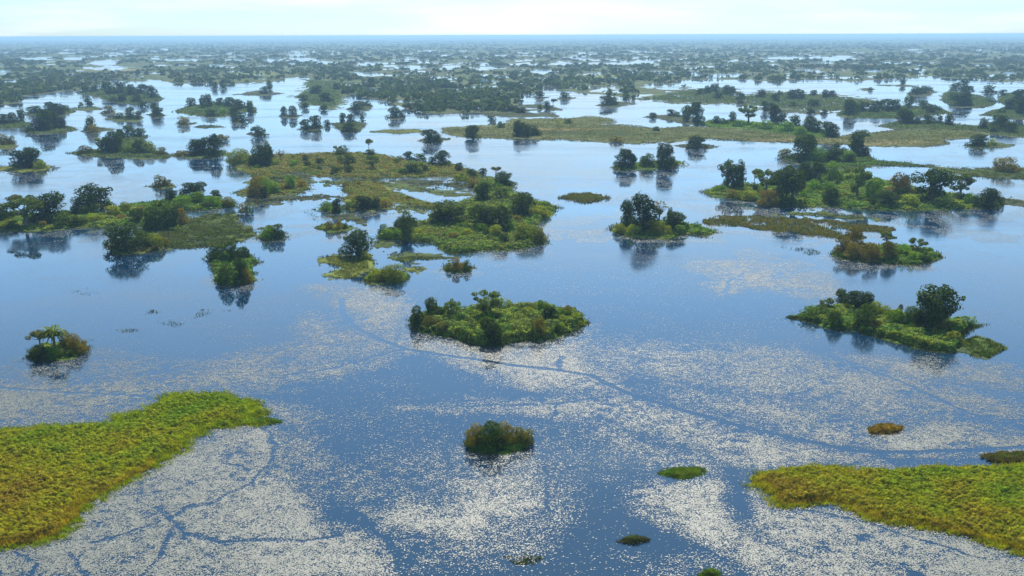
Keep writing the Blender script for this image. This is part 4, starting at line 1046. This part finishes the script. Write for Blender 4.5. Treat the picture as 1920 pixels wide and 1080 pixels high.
def ground_cover():
    for k, d in enumerate(I):
        if not d['under'] and np.array(d['poly'])[:, 1].mean() > 225:
            q = np.array(d['soil'])
            stuff('grass', [cushions(d['poly'], 0.7, [q * [0.75, 0.9, 0.6], q * 1.15, q * [1.5, 1.3, 1.0], q * [0.95, 1.2, 0.5], q * [0.6, 0.7, 0.7]], 2.2, 1.6, k, 1.3)], 'low marsh grass covering ' + d['phrase'], 'grass')
        elif d['under']:
            h, pal = d['under']
            stuff('undergrowth', [cushions(d['poly'], h * 1.6, np.array(pal) * 1.5, 2.8, 2.6, k)], 'low mixed scrub covering ' + d['phrase'], 'scrub')
    gr = []
    for k, d in enumerate(I):
        vm = np.array(d['poly'])[:, 1].mean()
        far = vm < 235
        s = np.array(d['soil'])
        pal = [s * 0.8, s * 1.15 + [0.01, 0.012, 0], s]
        gr.append(blades(d['poly'], 0.7 if not far else 1.2, pal, (1.5 if not far else 0.9) * d['grass'], 40 + k, 7.0 if not far else 3.0, 0.55))
        if not far: gr.append(fringe(d['poly'], 0.6, [(0.06, 0.085, 0.018), (0.045, 0.06, 0.018), (0.08, 0.085, 0.03)], 1.6, 540 + k, 16.0 if vm > 300 else 9.0, 0.6))
    for k, (p, s) in enumerate(STRIPS):
        s = np.array(s); gr.append(blades(p, 0.6, [s * 0.8, s * 1.2, s], 1.1, 140 + k, 6.0, 0.5)); gr.append(cushions(p, 0.5, [s * [0.7, 0.85, 0.6], s * 1.2, s * [1.5, 1.3, 1.0], s * [0.9, 1.2, 0.5]], 1.8, 1.6, 640 + k, 1.2))
    stuff('marsh_grass', gr, 'short marsh grass fringing the islands and standing in the shallows', 'grass')
    sd = [blades(p, h, pal, 2.8 * dn, 200 + k, 7.0, 0.12 + 0.3 * dn, 0.7 if dn > 0.3 else 0.4) for k, (p, h, pal, dn) in enumerate(SEDGE)]
    stuff('sedge', sd, 'thin sedge and reed meadows standing in open water', 'sedge')
    for k, (lab, x, y, w, dp, h, pal) in enumerate(TUSSOCKS):
        e = [(x + (a - x) * q, y + (b - y) * q) for (a, b), q in zip(ell(x, y, w / 2, dp / 2, 22), 0.95 + 0.55 * (fbm(np.cos(np.arange(22) * .2856) * 1.6 + x, np.sin(np.arange(22) * .2856) * 1.6 + y, 3, 9) - .5) * 2)]
        a, b, c = blades(e, h * (2.4 if h < 0.7 else 1.6), np.array(pal) * 1.25, 12.0, 300 + k, 2.0, 0.0, 0.5)
        a2, b2, c2 = fringe(e, h * 1.2, np.array(pal), 10.0, 330 + k, 14.0, 0.5)
        a, b = join([(a, b), (a2, b2)]); c = np.concatenate([c, c2])
        me = mesh_from('reed_clump', a, b, M_SCRUB, {'tint': c})
        tag(obj('reed_clump', me), lab, 'reed clump', 'reed clumps in the water')
    BED = [(0.14, 0.225, 0.006), (0.20, 0.26, 0.006), (0.26, 0.27, 0.006), (0.275, 0.24, 0.008), (0.25, 0.185, 0.010)]
    def bias_l(u, v, s): return 0.40 * np.clip((v - 790) / 200, -0.2, 1) - 0.02 + 0.22 * np.clip(1 - s / 40, 0, 1) * (v > 830)
    def bias_r(u, v, s): return 0.45 * np.clip((v - (870 + (u - 1400) * 0.16)) / 80, 0, 1) + 0.12 - 0.12 * np.clip((u - 1600) / 300, 0, 1)
    stuff('reed_bed', [cushions(BED_L, 1.75, BED, 5.0, 1.0, 71, 1.2, bias_l, False, False), blades(BED_L, 1.35, BED, 1.0, 76, 0.0, 0.0, 0.5, bias_l), fringe(BED_L, 0.8, BED[:3], 2.6, 73, 34.0, 0.55)], 'broad yellow green reed bed filling the lower left corner', 'reed bed')
    stuff('reed_bed', [cushions(BED_R, 1.65, BED, 5.0, 1.0, 77, 1.2, bias_r, False, False), blades(BED_R, 1.3, BED, 1.0, 82, 0.0, 0.0, 0.5, bias_r), fringe(BED_R, 0.8, BED[1:4], 2.6, 79, 30.0, 0.55)], 'broad olive and orange reed bed filling the lower right corner', 'reed bed')
ground_cover()

# ================================================================== woodland of the flood plain beyond the lake
def woodland():
    vs_ = np.concatenate([rng.uniform(67.2, 80, 9000), rng.uniform(80, 100, 9000), rng.uniform(100, 212, 22000)])
    us_ = rng.uniform(-250, 2170, len(vs_))
    vs_ = np.maximum(vs_ - 66 + horizon(us_), horizon(us_) + 4)
    g = ground(us_, vs_); x, y = g[:, 0], g[:, 1]; mpp = slant(x, y) / FPX
    phi = np.arctan2(x, y); lr = np.log(np.hypot(x, y))
    f = field_at(us_, vs_)
    ve = np.interp(us_, [a for a, b in VEDGE], [b for a, b in VEDGE])
    cl = 0.6 * fbm(phi * 50, lr * 22, 4, 31) + 0.4 * fbm(phi * 17, lr * 7, 3, 35)
    # denser woods where the photograph has them
    for cx, cy, rx, ry, a in [(770, 170, 160, 24, .20), (480, 130, 140, 12, .08), (90, 165, 100, 14, .10), (1370, 145, 60, 12, .12), (1330, 112, 110, 7, .18), (1850, 135, 90, 12, .12), (620, 160, 40, 25, .08), (1050, 160, 120, 12, .05), (700, 105, 300, 12, .08),
                              (1600, 135, 120, 10, -.05), (220, 140, 120, 9, -.05), (1120, 146, 80, 6, -.2), (200, 131, 90, 4, -.15)]:
        cl = cl + a * np.clip(1.5 * (1 - np.sqrt(((us_ - cx) / rx) ** 2 + ((vs_ - cy) / ry) ** 2)), 0, 1)
    area = np.clip(90.0 / (mpp * 9), 3, 400)
    p = np.clip((cl - 0.42) * 9, 0.04, 1) * np.where(vs_ > 100, np.clip(1.5 * mpp ** 1.3, 0.1, 1), 1.0)
    k = (f > 0.5) & (vs_ < ve + 1) & (rng.random(len(us_)) < p)
    for d in I:                                           # islands keep their own plants
        P = np.array(d['poly'])
        if P[:, 1].mean() < 225:
            k &= ~((us_ > P[:, 0].min()) & (us_ < P[:, 0].max()) & (vs_ > P[:, 1].min()) & (vs_ < P[:, 1].max()))
    x, y, mpp, v = x[k], y[k], mpp[k], vs_[k]
    n = len(x)
    H = rng.uniform(4.5, 11.5, n) * np.where(rng.random(n) < 0.12, 1.35, 1.0); W = H * rng.uniform(0.9, 2.0, n) * np.clip(mpp / 1.6, 1, 1.7)
    q = 34
    d = unit(rng.normal(size=(n, q, 3))); d[..., 2] = np.abs(d[..., 2]) * 1.0
    # three lobes to a crown
    lob = rng.normal(size=(n, 3, 3)) * [0.24, 0.24, 0.14]
    li = rng.integers(0, 3, (n, q))
    off = np.take_along_axis(lob, li[..., None].repeat(3, -1), 1)
    c = np.stack([x, y, 0 * x], -1)[:, None] + (d * [0.34, 0.34, 0.62] * rng.uniform(0.75, 1.05, (n, q, 1)) + off + [0, 0, 0.22]) * np.stack([W, W, H], -1)[:, None]
    c[..., 2] = np.maximum(c[..., 2], 0.3)
    nr = unit(d + rng.normal(size=d.shape) * 0.4)
    s = (W[:, None] * 0.16 * rng.uniform(0.7, 1.3, (n, q)))
    V, F = leaf_quads(c.reshape(-1, 3), nr.reshape(-1, 3), s.ravel(), 0.8)
    col = np.array([(0.035, 0.060, 0.016), (0.050, 0.078, 0.018), (0.065, 0.088, 0.022), (0.038, 0.060, 0.020)])[rng.integers(0, 4, n)] * rng.uniform(0.8, 1.2, (n, 1))
    me = mesh_from('far_woodland', V, F, M_SCRUB, {'tint': np.repeat(col, 4 * q, 0)})
    tag(obj('far_woodland', me), 'scattered dark woodland across the flood plain up to the horizon', 'woodland', kind='stuff')
    print('WOODLAND', n)
woodland()

# ================================================================== lily pads
FAR_FILM = [([(1300, 284), (1340, 268), (1480, 272), (1450, 300), (1380, 298)], 0.7), ([(1640, 288), (1700, 284), (1820, 286), (1770, 302), (1660, 300)], 0.6), ([(840, 262), (960, 266), (1200, 274), (1180, 284), (1000, 280), (860, 276)], 0.45), ([(980, 205), (1120, 210), (1230, 240), (1100, 238), (1000, 220)], 0.45), ([(720, 222), (900, 220), (920, 236), (760, 240)], 0.4),
    ([(1500, 158), (1700, 152), (1900, 165), (1880, 176), (1600, 180)], 0.4), ([(230, 265), (330, 258), (380, 270), (330, 285), (285, 280)], 0.55), ([(60, 190), (160, 176), (240, 180), (200, 205), (90, 205)], 0.4), ([(540, 268), (700, 262), (800, 275), (700, 284), (560, 284)], 0.35), ([(1330, 200), (1480, 196), (1560, 225), (1420, 232)], 0.4), ([(1330, 420), (1560, 452), (1540, 462), (1330, 446)], 0.3), ([(0, 280), (120, 275), (150, 300), (40, 306)], 0.3), ([(650, 410), (780, 415), (740, 440), (660, 440)], 0.35)]
PADS = FAR_FILM + [  # outline, cover
    ([(-60, 1090), (-60, 1040), (60, 1024), (120, 990), (150, 955), (230, 912), (300, 872), (345, 838), (400, 806), (470, 798), (530, 806), (545, 840), (535, 900), (590, 960), (640, 1040), (660, 1090)], 0.80),
    ([(480, 1090), (540, 1010), (610, 985), (680, 985), (730, 1040), (755, 1090)], 0.85),
    ([(672, 955), (760, 935), (850, 945), (930, 925), (1010, 935), (1030, 960), (960, 985), (860, 1010), (780, 1005), (700, 985)], 0.80),
    ([(850, 905), (950, 880), (1010, 900), (1020, 935), (900, 950), (840, 930)], 0.50),
    ([(620, 880), (690, 878), (700, 905), (640, 918)], 0.5),
    ([(700, 860), (1060, 850), (1100, 960), (1000, 1060), (760, 1070), (640, 930)], 0.22),
    ([(868, 848), (1000, 844), (1010, 872), (930, 885), (870, 870)], 0.55),
    ([(1170, 930), (1240, 905), (1330, 900), (1370, 905), (1390, 960), (1420, 1000), (1560, 1040), (1700, 1090), (1420, 1090), (1330, 1020), (1250, 990), (1190, 960)], 0.72),
    ([(1400, 905), (1430, 925), (1460, 955), (1560, 950), (1650, 985), (1780, 1005), (1960, 1055), (1960, 1095), (1500, 1090), (1440, 1010), (1410, 955)], 0.78),
    ([(1150, 1040), (1300, 1030), (1400, 1080), (1200, 1090)], 0.22),
    ([(760, 765), (1000, 758), (1175, 740), (1300, 772), (1420, 806), (1560, 842), (1640, 858), (1560, 880), (1440, 884), (1330, 850), (1230, 815), (1140, 790), (960, 775)], 0.66),
    ([(1100, 790), (1330, 850), (1440, 890), (1380, 905), (1240, 880), (1120, 830)], 0.35),
    ([(1420, 880), (1530, 850), (1640, 855), (1660, 875), (1560, 876)], 0.75),
    ([(1480, 805), (1600, 790), (1780, 795), (1930, 825), (1930, 842), (1700, 842), (1560, 828)], 0.72),
    ([(1200, 725), (1400, 730), (1560, 770), (1540, 815), (1400, 790), (1260, 755)], 0.34),
    ([(1100, 640), (1400, 640), (1700, 700), (1920, 760), (1920, 800), (1600, 780), (1300, 720), (1120, 690)], 0.32),
    ([(790, 650), (900, 655), (1040, 645), (1100, 630), (1120, 690), (1180, 735), (1050, 745), (900, 700), (830, 675)], 0.60),
    ([(700, 620), (780, 622), (900, 665), (1000, 688), (860, 690), (760, 660)], 0.45),
    ([(560, 545), (680, 535), (760, 560), (765, 610), (700, 625), (640, 590), (600, 560)], 0.50),
    ([(560, 590), (640, 610), (760, 650), (640, 690), (560, 700), (580, 640)], 0.30),
    ([(370, 678), (470, 660), (560, 648), (570, 662), (490, 690), (380, 696)], 0.58),
    ([(430, 700), (600, 690), (760, 660), (700, 690), (560, 720), (440, 730)], 0.5),
    ([(-60, 715), (120, 720), (330, 700), (560, 690), (420, 735), (330, 742), (240, 770), (180, 798), (60, 806), (-60, 812)], 0.62),
    ([(-40, 680), (200, 670), (420, 690), (300, 715), (60, 712)], 0.38),
    ([(340, 738), (440, 735), (520, 760), (590, 775), (570, 800), (520, 792), (470, 752), (420, 742)], 0.62),
    ([(520, 795), (600, 790), (640, 860), (600, 940), (540, 900)], 0.30),
    ([(600, 760), (760, 740), (880, 800), (870, 860), (700, 880), (600, 850)], 0.05),
    ([(1150, 780), (1350, 860), (1400, 900), (1180, 930), (1000, 880), (1000, 800)], 0.10),
    ([(1300, 500), (1400, 480), (1560, 510), (1560, 560), (1400, 545), (1350, 560)], 0.45),
    ([(1360, 525), (1440, 505), (1560, 520), (1500, 540), (1400, 540)], 0.55),
    ([(1560, 660), (1700, 670), (1880, 680), (1930, 720), (1700, 715), (1600, 690)], 0.42),
    ([(770, 615), (870, 640), (1000, 640), (1100, 610), (1110, 622), (1030, 652), (930, 690), (850, 660), (780, 640)], 0.55),
    ([(58, 676), (160, 664), (166, 672), (130, 690), (80, 692)], 0.45),
    ([(395, 530), (480, 526), (480, 540), (430, 552), (405, 545)], 0.35),
    ([(1560, 482), (1660, 496), (1760, 486), (1745, 500), (1650, 512), (1580, 495)], 0.45),
    ([(900, 472), (1020, 460), (1025, 470), (940, 490), (890, 485)], 0.30),
    ([(830, 508), (890, 506), (880, 520), (845, 522)], 0.40),
]
LANES = [  # trails swum through the pads: points, half width in metres
    ([(640, 560), (642, 585), (660, 610), (700, 632), (760, 655), (850, 668), (960, 685), (1050, 694), (1110, 705), (1180, 740), (1290, 772), (1400, 802), (1500, 825), (1600, 846), (1700, 850), (1800, 845), (1930, 838)], 1.1),
    ([(820, 764), (950, 759), (1050, 757), (1110, 748), (1180, 740)], 0.6),
    ([(1045, 695), (1046, 680), (1050, 668)], 0.9), ([(1040, 760), (1044, 775), (1030, 790)], 0.6),
    ([(-20, 726), (100, 734), (240, 742), (300, 748)], 0.6), ([(760, 655), (700, 668), (620, 692), (530, 705), (480, 706)], 0.7),
    ([(498, 800), (515, 832), (505, 870), (470, 905), (400, 940), (350, 955), (322, 972)], 1.1), ([(322, 972), (290, 950), (305, 945)], 0.9),
    ([(322, 972), (250, 995), (170, 1015)], 0.5), ([(322, 972), (350, 1000), (420, 1015), (560, 1015), (640, 1000)], 1.2), ([(330, 985), (300, 1040), (260, 1090)], 0.8),
    ([(40, 1035), (70, 1060), (60, 1090)], 0.7), ([(130, 1035), (140, 1060), (175, 1090)], 1.0),
    ([(655, 955), (690, 985), (722, 1010), (745, 1045), (760, 1090)], 1.6), ([(1590, 678), (1680, 713), (1760, 748), (1850, 790)], 0.9),
    ([(1470, 955), (1560, 965), (1640, 985), (1740, 1015), (1850, 1050)], 0.5), ([(1372, 880), (1384, 910), (1380, 940), (1394, 968)], 3.0),
    ([(770, 530), (800, 545), (825, 560)], 1.0), ([(1360, 560), (1365, 530), (1400, 510)], 1.2), ([(1022, 880), (1030, 930), (1035, 960)], 0.6), ([(420, 868), (460, 880)], 0.6),
]

def lily_pads():
    n = 5600000
    v = rng.uniform(455, 1190, n); u = rng.uniform(-260, 2180, n)
    n2 = 900000
    v = np.concatenate([v, rng.uniform(150, 455, n2)]); u = np.concatenate([u, rng.uniform(-260, 2180, n2)])
    g = ground(u, v); x, y = g[:, 0], g[:, 1]
    mpp = slant(x, y) / FPX
    k = field_at(u, v) < -0.5
    u, v, x, y, mpp = u[k], v[k], x[k], y[k], mpp[k]
    # wobble the outlines in metres
    far = v < 455
    wu = u + (fbm(x / 9, y / 9, 3, 51) - .5) * 46 + (fbm(x / 30, y / 30, 2, 61) - .5) * 60
    wv = v + (fbm(x / 9, y / 9, 3, 52) - .5) * 26 + (fbm(x / 30, y / 30, 2, 62) - .5) * 24
    wu = np.where(wu < 0, wu * 0.25, np.where(wu > 1920, 1920 + (wu - 1920) * 0.25, wu)); wv = np.where(wv > 1080, 1080 + (wv - 1080) * 0.08, wv)
    wu = np.where(far, u + (fbm(u / 60, v / 8, 3, 66) - .5) * 80, wu); wv = np.where(far, v + (fbm(u / 50, v / 8, 3, 67) - .5) * 16, wv)
    D = np.where(v > 455, 0.018, 0.004)
    for poly, a in PADS:
        P = np.array(poly); lo = P.min(0) - 40; hi = P.max(0) + 40
        m = (wu > lo[0]) & (wu < hi[0]) & (wv > lo[1]) & (wv < hi[1])
        film = P[:, 1].max() < 463
        s = sd_poly(wu[m], wv[m], poly, 2.0)
        D[m] = np.maximum(D[m], a * np.clip(0.38 + s / (14 if film else 60), 0, 1.1))
    nz = fbm(x / 1.9, y / 1.9, 4, 55) - .5; n2 = fbm(x / 14, y / 14, 4, 57) - .5
    p = D * np.clip(1 + 2.8 * nz + 2.0 * n2, 0.0, 2.0)
    p = np.where(D > 0.03, p, D * np.clip(1 + 5 * n2, 0, 3))
    for pts, hw in LANES:
        wob = 1.6 if len(pts) > 12 else 4
        W = ground(np.array([a for a, b in pts]), np.array([b for a, b in pts]))
        jx = x + (fbm(x / 6, y / 6, 4, 81) - .5) * wob; jy = y + (fbm(x / 6, y / 6, 4, 83) - .5) * wob
        for i in range(len(W) - 1):
            a, b = W[i], W[i + 1]
            lo = np.minimum(a, b) - 8; hi = np.maximum(a, b) + 8
            m = np.where((x > lo[0]) & (x < hi[0]) & (y > lo[1]) & (y < hi[1]))[0]
            if not len(m): continue
            e = b - a
            t = np.clip(((jx[m] - a[0]) * e[0] + (jy[m] - a[1]) * e[1]) / (e @ e), 0, 1)
            dd = np.hypot(jx[m] - a[0] - t * e[0], jy[m] - a[1] - t * e[1])
            p[m] *= np.clip((dd - hw * (0.42 if pts[0][1] > 770 else (0.85 if len(pts) > 12 else 0.62))) / 0.6, 0.03 if len(pts) > 12 else 0.12, 1) if hw < 2.5 else np.clip(0.12 + (dd - 1.2) / 4.5, 0.12, 1)
    # size grows a little with distance so that far pads stand for small clusters
    r = np.maximum(rng.uniform(0.08, 0.23, len(u)), 0.45 * mpp * rng.uniform(0.8, 1.3, len(u)))
    foot = math.pi * (r / mpp) ** 2 * (CAM_H / slant(x, y))          # picture area of one pad
    rate = np.where(v > 455, n / (2440 * 735.0), n2 / (2440 * 305.0))                                 # candidates per picture pixel
    acc = rng.random(len(u)) < np.clip(p * 1.1 / (foot * rate), 0, 1)
    x, y, r = x[acc], y[acc], r[acc]
    m = len(x)
    a = rng.uniform(0, 2 * math.pi, m)[:, None] + np.arange(6) * math.pi / 3
    rr = r[:, None] * rng.uniform(0.8, 1.1, (m, 6))
    tx, ty = rng.normal(size=m) * 0.035, rng.normal(size=m) * 0.035
    lx, ly = np.cos(a) * rr, np.sin(a) * rr
    z = 0.05 + rng.random(m)[:, None] * 0.04 + lx * tx[:, None] + ly * ty[:, None]
    V = np.stack([x[:, None] + lx, y[:, None] + ly, np.maximum(z, 0.012)], -1).reshape(-1, 3)
    me = mesh_from('lily_pads', V, np.arange(6 * m).reshape(m, 6), M_PAD)
    tag(obj('lily_pads', me), 'countless pale floating lily pads in drifts cut by dark swum trails', 'lily pads', kind='stuff')
    print('PADS', m)
lily_pads()

# ================================================================== air
def haze():
    x0, x1, y0, y1, z0, z1 = -52000, 52000, -900, 60000, -1.6, 118.0
    V = [(x, y, z) for z in (z0, z1) for y in (y0, y1) for x in (x0, x1)]
    F = [(0, 2, 3, 1), (4, 5, 7, 6), (0, 1, 5, 4), (2, 6, 7, 3), (0, 4, 6, 2), (1, 3, 7, 5)]
    me = mesh_from('haze', V, F, M_HAZE)
    tag(obj('haze', me), kind='stuff')
haze()
